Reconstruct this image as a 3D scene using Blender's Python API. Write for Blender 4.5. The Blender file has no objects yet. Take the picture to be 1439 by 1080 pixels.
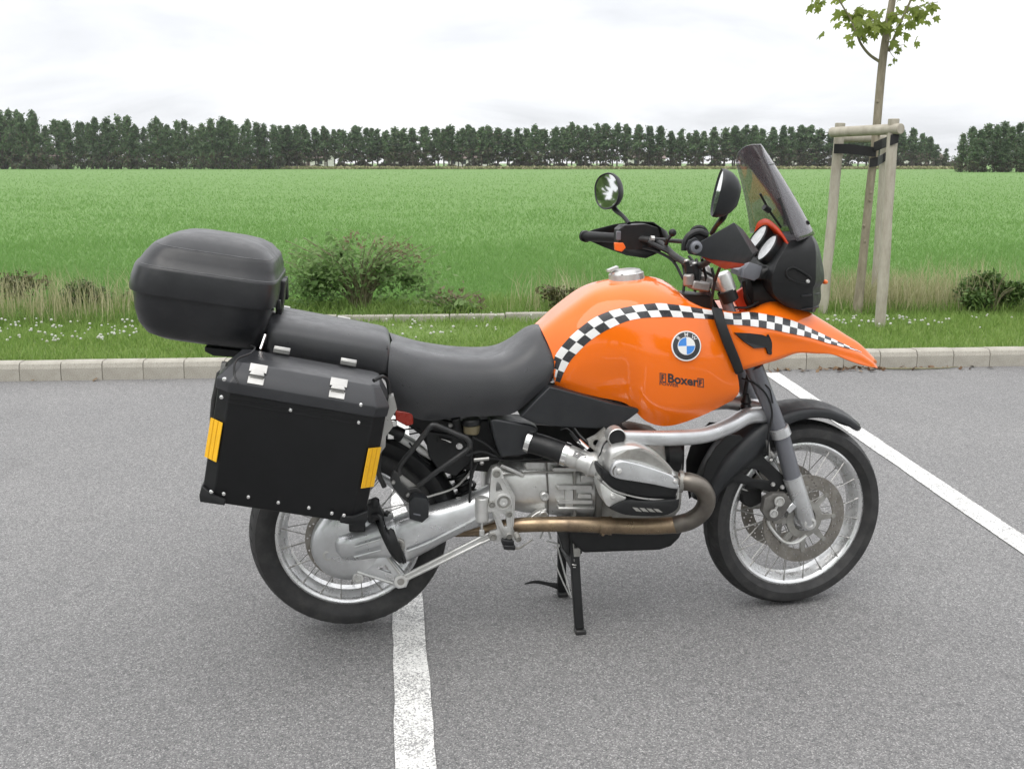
import bpy, bmesh, math, random
import numpy as np
from mathutils import Vector, Matrix
from mathutils.bvhtree import BVHTree
R = math.radians
PI = math.pi
sc = bpy.context.scene
col = sc.collection
# ------------------------------------------------------------------ camera, sky, sun, exposure
CAMH, PITCH, FOCAL_PX = 1.5032, 0.2114, 1452.86          # eye height (m), downward tilt, focal length of the 1439 px picture
cam_d = bpy.data.cameras.new('camera'); cam = bpy.data.objects.new('camera', cam_d); col.objects.link(cam)
cam.location = (0, 0, CAMH); cam.rotation_euler = (PI / 2 - PITCH, 0, 0)
cam_d.sensor_fit = 'HORIZONTAL'; cam_d.sensor_width = 36; cam_d.lens = 36 * FOCAL_PX / 1439
cam_d.clip_start = 0.05; cam_d.clip_end = 3000
sc.camera = cam
SUN_EL, SUN_AZ = R(58), R(205)                          # sun high behind the right shoulder, behind cloud
world = bpy.data.worlds.new('World'); sc.world = world; world.use_nodes = True
wt = world.node_tree; wt.nodes.clear()
def wn(t, **k):
    n = wt.nodes.new(t)
    for a, b in k.items(): setattr(n, a, b)
    return n
w_out = wn('ShaderNodeOutputWorld'); w_bg = wn('ShaderNodeBackground'); w_bg.inputs[1].default_value = 1.0
w_sky = wn('ShaderNodeTexSky', sky_type='NISHITA', sun_disc=False, sun_elevation=SUN_EL, sun_rotation=SUN_AZ)
w_tc = wn('ShaderNodeTexCoord'); w_sep = wn('ShaderNodeSeparateXYZ'); wt.links.new(w_tc.outputs['Generated'], w_sep.inputs[0])
# cloud sheet: direction projected on a flat layer, so clouds crowd towards the horizon
w_add = wn('ShaderNodeMath', operation='ADD'); w_add.inputs[1].default_value = 0.22; wt.links.new(w_sep.outputs[2], w_add.inputs[0])
w_max = wn('ShaderNodeMath', operation='MAXIMUM'); w_max.inputs[1].default_value = 0.05; wt.links.new(w_add.outputs[0], w_max.inputs[0])
w_dx = wn('ShaderNodeMath', operation='DIVIDE'); w_dy = wn('ShaderNodeMath', operation='DIVIDE')
wt.links.new(w_sep.outputs[0], w_dx.inputs[0]); wt.links.new(w_max.outputs[0], w_dx.inputs[1])
wt.links.new(w_sep.outputs[1], w_dy.inputs[0]); wt.links.new(w_max.outputs[0], w_dy.inputs[1])
w_cmb = wn('ShaderNodeCombineXYZ'); wt.links.new(w_dx.outputs[0], w_cmb.inputs[0]); wt.links.new(w_dy.outputs[0], w_cmb.inputs[1]); w_cmb.inputs[2].default_value = 3.3
w_n1 = wn('ShaderNodeTexNoise'); w_n1.inputs['Scale'].default_value = 0.95; w_n1.inputs['Detail'].default_value = 7; w_n1.inputs['Roughness'].default_value = 0.52
w_n1.inputs['Distortion'].default_value = 0.35
wt.links.new(w_cmb.outputs[0], w_n1.inputs['Vector'])
w_r = wn('ShaderNodeValToRGB'); w_r.color_ramp.elements[0].position = 0.33; w_r.color_ramp.elements[0].color = (0.69, 0.705, 0.735, 1)
w_r.color_ramp.elements[1].position = 0.53; w_r.color_ramp.elements[1].color = (1.0, 1.0, 1.01, 1)
w_e = w_r.color_ramp.elements.new(0.44); w_e.color = (0.83, 0.845, 0.875, 1)
wt.links.new(w_n1.outputs['Fac'], w_r.inputs[0])
# an overcast sky is brighter overhead than at the horizon
w_gain = wn('ShaderNodeMapRange'); w_gain.inputs['From Min'].default_value = 0; w_gain.inputs['From Max'].default_value = 1
w_gain.inputs['To Min'].default_value = 0.92; w_gain.inputs['To Max'].default_value = 1.75
wt.links.new(w_sep.outputs[2], w_gain.inputs['Value'])
w_mul = wn('ShaderNodeVectorMath', operation='SCALE'); wt.links.new(w_r.outputs[0], w_mul.inputs[0]); wt.links.new(w_gain.outputs[0], w_mul.inputs['Scale'])
w_blue = wn('ShaderNodeVectorMath', operation='SCALE'); w_blue.inputs['Scale'].default_value = 0.06; wt.links.new(w_sky.outputs[0], w_blue.inputs[0])
w_sum = wn('ShaderNodeMix', data_type='RGBA', blend_type='MIX'); w_sum.inputs[0].default_value = 0.93
wt.links.new(w_blue.outputs[0], w_sum.inputs[6]); wt.links.new(w_mul.outputs[0], w_sum.inputs[7])
wt.links.new(w_sum.outputs[2], w_bg.inputs[0]); wt.links.new(w_bg.outputs[0], w_out.inputs[0])
sun_d = bpy.data.lights.new('sun', 'SUN'); sun_d.energy = 1.0; sun_d.angle = R(42); sun_d.color = (1.0, 0.965, 0.91)
sun = bpy.data.objects.new('sun', sun_d); col.objects.link(sun)
sd = Vector((math.sin(SUN_AZ) * math.cos(SUN_EL), math.cos(SUN_AZ) * math.cos(SUN_EL), math.sin(SUN_EL)))
sun.rotation_euler = (-sd).to_track_quat('-Z', 'Y').to_euler(); sun.location = (0, 0, 30)
sc.view_settings.view_transform = 'Standard'; sc.view_settings.look = 'None'; sc.view_settings.gamma = 1
sc.view_settings.exposure = 0.38; sc.view_settings.use_curve_mapping = False
sc.render.engine = 'CYCLES'
sc.cycles.max_bounces = 6; sc.cycles.transparent_max_bounces = 12; sc.cycles.diffuse_bounces = 2; sc.cycles.glossy_bounces = 4

# ------------------------------------------------------------------ materials
def newmat(name):
    m = bpy.data.materials.new(name); m.use_nodes = True
    nt = m.node_tree; return m, nt, nt.nodes['Principled BSDF']
def node(nt, t, **k):
    n = nt.nodes.new(t)
    for a, b in k.items(): setattr(n, a, b)
    return n
def c4(c): return (c[0], c[1], c[2], 1)
def coords(nt, scale=None):
    tc = node(nt, 'ShaderNodeTexCoord'); return tc.outputs['Object']
def noise(nt, vec, scale, detail=3, rough=.55):
    n = node(nt, 'ShaderNodeTexNoise'); n.inputs['Scale'].default_value = scale; n.inputs['Detail'].default_value = detail; n.inputs['Roughness'].default_value = rough
    nt.links.new(vec, n.inputs['Vector']); return n.outputs['Fac']
def ramp(nt, fac, stops, interp='LINEAR'):
    r = node(nt, 'ShaderNodeValToRGB'); r.color_ramp.interpolation = interp; e = r.color_ramp.elements
    e[0].position, e[0].color = stops[0][0], c4(stops[0][1]); e[1].position, e[1].color = stops[-1][0], c4(stops[-1][1])
    for p, c in stops[1:-1]:
        x = e.new(p); x.color = c4(c)
    nt.links.new(fac, r.inputs[0]); return r.outputs[0]
def mixc(nt, fac, a, b, blend='MIX'):
    m = node(nt, 'ShaderNodeMix', data_type='RGBA', blend_type=blend)
    if isinstance(fac, (int, float)): m.inputs[0].default_value = fac
    else: nt.links.new(fac, m.inputs[0])
    for s, v in ((6, a), (7, b)):
        if isinstance(v, (tuple, list)): m.inputs[s].default_value = c4(v)
        else: nt.links.new(v, m.inputs[s])
    return m.outputs[2]
def maprange(nt, v, a, b, c, d):
    n = node(nt, 'ShaderNodeMapRange')
    for i, x in zip((1, 2, 3, 4), (a, b, c, d)): n.inputs[i].default_value = x
    nt.links.new(v, n.inputs[0]); return n.outputs[0]
def bump(nt, bsdf, h, strength, dist):
    b = node(nt, 'ShaderNodeBump'); b.inputs['Strength'].default_value = strength; b.inputs['Distance'].default_value = dist
    nt.links.new(h, b.inputs['Height']); nt.links.new(b.outputs[0], bsdf.inputs['Normal']); return b
def pmat(name, color, rough=.5, metal=0., var=.12, vscale=9, rvar=.1, bscale=0, bstr=0, bdist=.001, coat=0, dust=None, spec=.5, dust_amt=.35):
    """painted / plastic / metal surface with slight colour, gloss and grain variation"""
    m, nt, b = newmat(name); v = coords(nt)
    f = noise(nt, v, vscale, 5)
    lo = tuple(x * (1 - var) for x in color); hi = tuple(min(1, x * (1 + var)) for x in color)
    c = ramp(nt, f, [(.3, lo), (.7, hi)])
    if dust:
        f2 = noise(nt, v, vscale * 2.3, 8, .7)
        fac = maprange(nt, f2, .45, .75, 0, dust_amt); c = mixc(nt, fac, c, dust)
    nt.links.new(c, b.inputs['Base Color'])
    f3 = noise(nt, v, vscale * 3.1, 6, .65)
    nt.links.new(maprange(nt, f3, .3, .7, max(.02, rough - rvar), min(1, rough + rvar)), b.inputs['Roughness'])
    b.inputs['Metallic'].default_value = metal; b.inputs['Specular IOR Level'].default_value = spec
    if coat: b.inputs['Coat Weight'].default_value = coat; b.inputs['Coat Roughness'].default_value = .03
    if bscale: bump(nt, b, noise(nt, v, bscale, 2), bstr, bdist)
    return m
M = {}
M['orange'] = pmat('orange_paint', (.86, .16, .005), .35, var=.03, vscale=3, rvar=.04, coat=1.0, spec=.08)
M['red_orange'] = pmat('red_orange_plastic', (.62, .045, .006), .35, var=.05)
M['black_plastic'] = pmat('black_plastic', (.0085, .009, .0098), .46, var=.2, vscale=14, rvar=.1, bscale=420, bstr=.2, bdist=.0005, dust=(.035, .035, .034), dust_amt=.2, spec=.4)
M['grey_plastic'] = pmat('dark_grey_plastic', (.0155, .017, .0195), .45, var=.15, vscale=12, bscale=500, bstr=.2, bdist=.0005, dust=(.05, .05, .049), dust_amt=.2, spec=.45)
M['case_plastic'] = pmat('top_case_plastic', (.014, .0148, .017), .37, var=.2, vscale=7, rvar=.08, bscale=380, bstr=.25, bdist=.0006, dust=(.06, .06, .062), dust_amt=.25)
M['case_worn'] = pmat('worn_case_edge', (.09, .092, .096), .5, var=.4, vscale=30)
M['leather'] = pmat('seat_leather', (.036, .037, .040), .35, var=.22, vscale=6, rvar=.1, bscale=330, bstr=.35, bdist=.0012, dust=(.05, .05, .048), dust_amt=.3)
M['panel_black'] = pmat('pannier_black_coating', (.004, .0043, .005), .48, var=.2, vscale=10, rvar=.1, bscale=700, bstr=.15, bdist=.0003, spec=.35)
M['lid_black'] = pmat('pannier_lid_coating', (.022, .023, .026), .38, var=.15, vscale=10, rvar=.08, bscale=700, bstr=.2, bdist=.0004)
M['rubber'] = pmat('tyre_rubber', (.018, .018, .0185), .62, var=.25, vscale=10, rvar=.1, bscale=240, bstr=.3, bdist=.0008, dust=(.075, .072, .068), dust_amt=.45)
M['silver_paint'] = pmat('silver_engine_paint', (.62, .63, .64), .33, .75, var=.08, vscale=8, rvar=.1, dust=(.30, .29, .27), dust_amt=.3)
M['light_alu'] = pmat('cast_aluminium', (.64, .64, .625), .36, .7, var=.1, vscale=10, rvar=.1, bscale=600, bstr=.2, bdist=.0004, dust=(.28, .26, .22), dust_amt=.35)
M['dull_alu'] = pmat('weathered_aluminium', (.36, .355, .335), .5, .7, var=.2, vscale=13, rvar=.12, bscale=500, bstr=.3, bdist=.0005, dust=(.17, .15, .12), dust_amt=.6)
M['rim_alu'] = pmat('polished_rim', (.74, .745, .75), .3, .85, var=.08, vscale=14, rvar=.12, dust=(.42, .41, .39), dust_amt=.4)
M['chrome'] = pmat('bright_metal', (.78, .78, .77), .2, 1., var=.05, vscale=20, rvar=.08)
M['steel'] = pmat('plain_steel', (.42, .415, .40), .38, .95, var=.15, vscale=18, rvar=.12)
M['disc'] = pmat('brake_disc_steel', (.30, .285, .26), .4, .85, var=.2, vscale=16, rvar=.12, dust=(.16, .13, .09), dust_amt=.5)
M['dark_metal'] = pmat('dark_frame_metal', (.03, .031, .032), .45, .3, var=.2, vscale=12, dust=(.10, .09, .08), dust_amt=.4)
M['dark_alu'] = pmat('grimy_and_shaded_aluminium', (.17, .165, .155), .5, .6, var=.2, vscale=14, dust=(.09, .08, .07), dust_amt=.5)  # dark metal; its tone also paints shade in engine crevices and bolt recesses
M['fork_grey'] = pmat('fork_grey_paint', (.17, .175, .195), .38, .4, var=.1, vscale=9)
M['yoke'] = pmat('fork_yoke_metal', (.34, .325, .315), .42, .7, var=.15, vscale=14, dust=(.15, .13, .12), dust_amt=.5)
M['black_hole'] = pmat('black_and_recess_shade', (.004, .004, .004), .7, var=.2)  # colours black parts and paints the shade inside sockets and recesses
M['white_paint'] = pmat('white_print', (.78, .78, .77), .35, var=.04)
M['charcoal'] = pmat('charcoal_print', (.035, .036, .04), .28, var=.1)
M['blue'] = pmat('blue_enamel', (.06, .25, .68), .25, var=.05)
M['yellow'] = pmat('yellow_reflector', (.86, .47, .012), .33, var=.06, vscale=40)
M['yellow_shade'] = pmat('reflector_facet_shade', (.68, .35, .01), .35)  # darker yellow that paints the shading of the reflector facets
M['red_lamp'] = pmat('red_lens', (.26, .02, .01), .25, var=.1)
M['orange_switch'] = pmat('orange_switch', (.85, .16, .02), .35, var=.1)
M['gauge'] = pmat('glass_sheen', (.55, .56, .57), .22, var=.15, vscale=60)  # pale tone paints the bright reflection on the glass
M['bronze_fluid'] = pmat('reservoir_plastic', (.16, .135, .08), .35, var=.1)
M['spring_white'] = pmat('white_coated_steel', (.72, .72, .70), .35, var=.08)

def exhaust_mat():
    m, nt, b = newmat('heat_tinted_steel'); v = coords(nt)
    f = noise(nt, v, 5, 4); f2 = noise(nt, v, 26, 6, .7)
    c = ramp(nt, f, [(.28, (.17, .12, .085)), (.48, (.34, .255, .165)), (.62, (.26, .195, .135)), (.75, (.14, .115, .10))])
    c = mixc(nt, maprange(nt, f2, .48, .75, 0, .6), c, (.10, .075, .05))
    nt.links.new(c, b.inputs['Base Color']); b.inputs['Metallic'].default_value = .9
    nt.links.new(maprange(nt, f2, .3, .7, .22, .5), b.inputs['Roughness']); return m
M['exhaust'] = exhaust_mat()
def header_mat():
    m, nt, b = newmat('header_pipe_steel'); v = coords(nt)
    f = noise(nt, v, 9, 5)
    c = ramp(nt, f, [(.3, (.12, .11, .10)), (.55, (.21, .19, .165)), (.72, (.15, .13, .11))])
    nt.links.new(c, b.inputs['Base Color']); b.inputs['Metallic'].default_value = .85; b.inputs['Roughness'].default_value = .4; return m
M['header'] = header_mat()
def glass_mat(name, tint, gloss_rough=.03, fac=.22, haze=0.):
    m = bpy.data.materials.new(name); m.use_nodes = True; nt = m.node_tree; nt.nodes.clear()
    o = node(nt, 'ShaderNodeOutputMaterial'); t = node(nt, 'ShaderNodeBsdfTransparent'); t.inputs[0].default_value = c4(tint)
    g = node(nt, 'ShaderNodeBsdfGlossy'); g.inputs['Roughness'].default_value = gloss_rough; g.inputs[0].default_value = (1, 1, 1, 1)
    fr = node(nt, 'ShaderNodeFresnel'); fr.inputs[0].default_value = 1.5
    v = coords(nt); n = noise(nt, v, 12, 6)
    s = node(nt, 'ShaderNodeMath', operation='MULTIPLY_ADD'); nt.links.new(n, s.inputs[0]); s.inputs[1].default_value = fac; nt.links.new(fr.outputs[0], s.inputs[2])
    mx = node(nt, 'ShaderNodeMixShader'); nt.links.new(s.outputs[0], mx.inputs[0]); nt.links.new(t.outputs[0], mx.inputs[1]); nt.links.new(g.outputs[0], mx.inputs[2])
    if haze:  # diffuse grey stands in for sky reflected on the screen
        d = node(nt, 'ShaderNodeBsdfDiffuse'); d.inputs[0].default_value = (.26, .245, .26, 1); m2 = node(nt, 'ShaderNodeMixShader'); m2.inputs[0].default_value = haze
        nt.links.new(mx.outputs[0], m2.inputs[1]); nt.links.new(d.outputs[0], m2.inputs[2]); nt.links.new(m2.outputs[0], o.inputs[0]); return m
    nt.links.new(mx.outputs[0], o.inputs[0]); return m
M['smoke_screen'] = glass_mat('smoked_acrylic', (.72, .70, .715), .05, .012, .17)
def mirror_mat():
    m, nt, b = newmat('mirror_glass'); b.inputs['Metallic'].default_value = 1; b.inputs['Base Color'].default_value = (.82, .84, .84, 1); b.inputs['Roughness'].default_value = .02; return m
M['mirror'] = mirror_mat()

def asphalt_mat():
    m, nt, b = newmat('aged_asphalt'); v = coords(nt)
    vo = node(nt, 'ShaderNodeTexVoronoi'); vo.inputs['Scale'].default_value = 290; nt.links.new(v, vo.inputs['Vector'])
    vo2 = node(nt, 'ShaderNodeTexVoronoi'); vo2.inputs['Scale'].default_value = 120; nt.links.new(v, vo2.inputs['Vector'])
    g = node(nt, 'ShaderNodeSeparateColor'); nt.links.new(vo.outputs['Color'], g.inputs[0])
    g2 = node(nt, 'ShaderNodeSeparateColor'); nt.links.new(vo2.outputs['Color'], g2.inputs[0])
    c = ramp(nt, g.outputs[0], [(0, (.072, .071, .073)), (.5, (.166, .165, .166)), (.84, (.248, .246, .243)), (1, (.50, .49, .48))])
    c2 = ramp(nt, g2.outputs[1], [(0, (.11, .11, .112)), (.6, (.177, .177, .178)), (1, (.252, .25, .247))])
    c = mixc(nt, .42, c, c2)
    crack = ramp(nt, vo.outputs['Distance'], [(.0, (1, 1, 1)), (.55, (1, 1, 1)), (.95, (.42, .42, .42))])
    c = mixc(nt, .7, c, crack, 'MULTIPLY')
    big = ramp(nt, noise(nt, v, .55, 6, .6), [(.3, (.99, .988, .99)), (.7, (1.23, 1.222, 1.21))])
    c = mixc(nt, 1, c, big, 'MULTIPLY')
    stain = ramp(nt, noise(nt, v, 1.7, 8, .7), [(.56, (1, 1, 1)), (.76, (.72, .71, .71))])
    c = mixc(nt, .6, c, stain, 'MULTIPLY')
    nt.links.new(c, b.inputs['Base Color'])
    b.inputs['Roughness'].default_value = .72; b.inputs['Specular IOR Level'].default_value = .35
    h = node(nt, 'ShaderNodeMath', operation='MULTIPLY'); nt.links.new(vo.outputs['Distance'], h.inputs[0]); h.inputs[1].default_value = -1
    h2 = node(nt, 'ShaderNodeMath', operation='ADD'); nt.links.new(h.outputs[0], h2.inputs[0]); nt.links.new(g2.outputs[0], h2.inputs[1])
    bump(nt, b, h2.outputs[0], .5, .0025); return m
def line_mat():
    m, nt, b = newmat('worn_white_road_paint'); v = coords(nt)
    vo = node(nt, 'ShaderNodeTexVoronoi'); vo.inputs['Scale'].default_value = 230; nt.links.new(v, vo.inputs['Vector'])
    g = node(nt, 'ShaderNodeSeparateColor'); nt.links.new(vo.outputs['Color'], g.inputs[0])
    n = noise(nt, v, 7, 7, .7)
    s = node(nt, 'ShaderNodeMath', operation='MULTIPLY_ADD'); nt.links.new(g.outputs[0], s.inputs[0]); s.inputs[1].default_value = .55; nt.links.new(n, s.inputs[2])
    nf = noise(nt, v, 190, 3, .6)
    s2 = node(nt, 'ShaderNodeMath', operation='MULTIPLY_ADD'); nt.links.new(nf, s2.inputs[0]); s2.inputs[1].default_value = .55; nt.links.new(s.outputs[0], s2.inputs[2])
    white = ramp(nt, noise(nt, v, 30, 5), [(.3, (.66, .655, .635)), (.7, (.82, .815, .795))])
    c = mixc(nt, maprange(nt, s2.outputs[0], 1.02, 1.22, 0, .75), white, (.15, .15, .152))
    nt.links.new(c, b.inputs['Base Color']); b.inputs['Roughness'].default_value = .7
    bump(nt, b, s2.outputs[0], .4, -.002); return m
def stone_mat(name, a, c_, sc_=7):
    m, nt, b = newmat(name); v = coords(nt)
    c = ramp(nt, noise(nt, v, sc_, 8, .65), [(.3, a), (.7, c_)])
    sp = ramp(nt, noise(nt, v, 160, 2, .6), [(.35, (.62, .6, .58)), (.55, (1, 1, 1))])
    c = mixc(nt, .7, c, sp, 'MULTIPLY')
    st = ramp(nt, noise(nt, v, 3.3, 8, .75), [(.52, (1, 1, 1)), (.75, (.66, .64, .58))]); c = mixc(nt, .8, c, st, 'MULTIPLY')
    nt.links.new(c, b.inputs['Base Color']); b.inputs['Roughness'].default_value = .85
    bump(nt, b, noise(nt, v, 130, 5, .7), .5, .003); return m
def leaf_mat(name, a, b_, c_, trans=.25, rough=.55):
    """leaf colour varies per mesh island"""
    m, nt, b = newmat(name); geo = node(nt, 'ShaderNodeNewGeometry')
    c = ramp(nt, geo.outputs['Random Per Island'], [(0, a), (.5, b_), (1, c_)])
    oi = node(nt, 'ShaderNodeObjectInfo')
    k = ramp(nt, oi.outputs['Random'], [(0, (.82, .84, .82)), (1, (1.16, 1.12, 1.1))])
    c = mixc(nt, 1, c, k, 'MULTIPLY')
    nt.links.new(c, b.inputs['Base Color']); b.inputs['Roughness'].default_value = rough; b.inputs['Specular IOR Level'].default_value = .3
    if trans:
        t = node(nt, 'ShaderNodeBsdfTranslucent'); nt.links.new(c, t.inputs[0])
        mx = node(nt, 'ShaderNodeMixShader'); mx.inputs[0].default_value = trans
        out = nt.nodes['Material Output']; nt.links.new(b.outputs[0], mx.inputs[1]); nt.links.new(t.outputs[0], mx.inputs[2]); nt.links.new(mx.outputs[0], out.inputs[0])
    return m
def bark_mat(name, a, b_, scale=18):
    m, nt, b = newmat(name); v = coords(nt)
    mp = node(nt, 'ShaderNodeMapping'); mp.inputs['Scale'].default_value = (1, 1, .25); nt.links.new(v, mp.inputs[0])
    n = noise(nt, mp.outputs[0], scale, 8, .7)
    c = ramp(nt, n, [(.3, a), (.7, b_)]); nt.links.new(c, b.inputs['Base Color']); b.inputs['Roughness'].default_value = .85
    bump(nt, b, n, .6, .006); return m
def field_mat(name, a, b_, c_):
    m, nt, b = newmat(name); v = coords(nt)
    n1 = noise(nt, v, .12, 6, .6); n2 = noise(nt, v, 5.5, 8, .75)
    mp = node(nt, 'ShaderNodeMapping'); mp.inputs['Scale'].default_value = (.35, 3.5, 1); nt.links.new(v, mp.inputs[0])
    n3 = noise(nt, mp.outputs[0], .5, 7, .7)
    c = ramp(nt, n1, [(.3, a), (.7, b_)]); c = mixc(nt, maprange(nt, n3, .4, .7, 0, .5), c, c_)
    c = mixc(nt, .55, c, ramp(nt, n2, [(.3, (.55, .58, .5)), (.7, (1.25, 1.2, 1.2))]), 'MULTIPLY')
    nt.links.new(c, b.inputs['Base Color']); b.inputs['Roughness'].default_value = .8; b.inputs['Specular IOR Level'].default_value = .2
    bump(nt, b, n2, .5, .08); return m
M['asphalt'] = asphalt_mat(); M['line'] = line_mat()
M['kerb'] = stone_mat('kerb_concrete', (.33, .31, .265), (.47, .45, .395))
M['mortar'] = stone_mat('kerb_mortar', (.28, .265, .225), (.38, .36, .31), 14)
M['field'] = field_mat('crop_field', (.125, .235, .062), (.145, .26, .074), (.165, .27, .09))
M['verge'] = field_mat('verge_soil_grass', (.135, .21, .055), (.165, .25, .068), (.19, .235, .085))
M['crop_blade'] = leaf_mat('crop_blades', (.125, .255, .062), (.15, .29, .077), (.18, .32, .10), .5)
M['grass_blade'] = leaf_mat('grass_blades', (.13, .225, .045), (.19, .31, .07), (.28, .38, .12), .45)
M['dry_grass'] = leaf_mat('dry_grass_stalks', (.26, .30, .12), (.44, .42, .24), (.56, .52, .34), .35)
M['clover'] = leaf_mat('white_clover_heads', (.62, .62, .52), (.74, .74, .68), (.8, .8, .74), .2)
M['bramble_leaf'] = leaf_mat('bramble_leaves', (.15, .26, .08), (.22, .34, .12), (.30, .42, .18), .55)
M['bramble_dry'] = leaf_mat('withered_bramble_tips', (.17, .13, .08), (.22, .18, .11), (.22, .23, .12), .3)
M['shrub_leaf'] = leaf_mat('dark_shrub_leaves', (.05, .10, .025), (.08, .15, .038), (.13, .20, .06), .3)
M['shrub_brown'] = leaf_mat('brownish_shrub_leaves', (.08, .075, .03), (.095, .12, .04), (.15, .13, .055), .2)
M['conifer'] = leaf_mat('conifer_needles', (.07, .125, .058), (.105, .175, .08), (.15, .22, .105), .4)
M['conifer_old'] = leaf_mat('conifer_inner_twigs', (.075, .066, .045), (.10, .088, .058), (.085, .115, .06), .15)
M['maple'] = leaf_mat('maple_leaves', (.16, .22, .05), (.22, .28, .065), (.33, .36, .09), .6)
M['bark'] = bark_mat('young_tree_bark', (.17, .145, .10), (.33, .295, .22), 24)
M['pine_bark'] = bark_mat('pine_bark', (.05, .042, .035), (.11, .09, .075), 3)
M['stake'] = bark_mat('weathered_stake_wood', (.30, .27, .215), (.47, .44, .37), 16)
M['strap'] = pmat('black_webbing', (.012, .012, .013), .75, var=.2, vscale=30, bscale=260, bstr=.5, bdist=.001)
M['twig'] = bark_mat('twigs', (.13, .12, .07), (.24, .225, .13), 30)
M['litter'] = leaf_mat('dead_leaf_litter', (.10, .055, .03), (.17, .10, .055), (.24, .17, .10), .1)
M['wall_far'] = pmat('pale_render', (.62, .60, .56), .8, var=.08, vscale=.4)
M['roof_far'] = pmat('grey_brown_roofing', (.16, .12, .105), .8, var=.15, vscale=.8)
M['window_far'] = pmat('dark_window_glass', (.03, .035, .04), .12, var=.1)
# ------------------------------------------------------------------ geometry helpers
BX, BY, TH = -0.52714, 3.18257, 0.1435        # ground point under the rear axle, and the motorcycle's heading
CT, ST = math.cos(TH), math.sin(TH)
STEER = 0.12                                   # bars turned a little to the left
def _ray(px, py):
    a, b = (px - 719.5) / FOCAL_PX, (py - 540) / FOCAL_PX
    c, s = math.cos(PITCH), math.sin(PITCH)
    return Vector((a, c - b * s, -s - b * c))
_o = Vector((0 - BX, 0 - BY, CAMH)); EYE = Vector((_o.x * CT + _o.y * ST, -_o.x * ST + _o.y * CT, CAMH))
def bray(px, py):
    d = _ray(px, py); return Vector((d.x * CT + d.y * ST, -d.x * ST + d.y * CT, d.z))
def at(px, py, y):
    """measured picture point -> motorcycle coordinates (x forward, y left, z up) at lateral distance y from its middle plane"""
    d = bray(px, py); t = (y - EYE.y) / d.y; return EYE + d * t
def gnd(px, py, z=0.):
    d = _ray(px, py); t = (z - CAMH) / d.z; return Vector((d.x * t, d.y * t, z))
def bike2world(p): return Vector((BX + p.x * CT - p.y * ST, BY + p.x * ST + p.y * CT, p.z))

def cr(pts, n=6, closed=False):
    """Catmull-Rom through the points"""
    P = [Vector(p) for p in pts]; N = len(P); out = []
    rng = N if closed else N - 1
    for i in range(rng):
        p1, p2 = P[i], P[(i + 1) % N]
        p0 = P[(i - 1) % N] if closed or i > 0 else p1 * 2 - p2
        p3 = P[(i + 2) % N] if closed or i + 2 < N else p2 * 2 - p1
        for k in range(n):
            t = k / n
            out.append(0.5 * ((2 * p1) + (p2 - p0) * t + (2 * p0 - 5 * p1 + 4 * p2 - p3) * t * t + (3 * p1 - p0 - 3 * p2 + p3) * t ** 3))
    if not closed: out.append(P[-1])
    return out
def lerp(a, b, t): return a + (b - a) * t
def interp(tab, x):
    for (a, u), (b, v) in zip(tab, tab[1:]):
        if x <= b: return u + (v - u) * max(0, min(1, (x - a) / (b - a)))
    return tab[-1][1]

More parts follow.
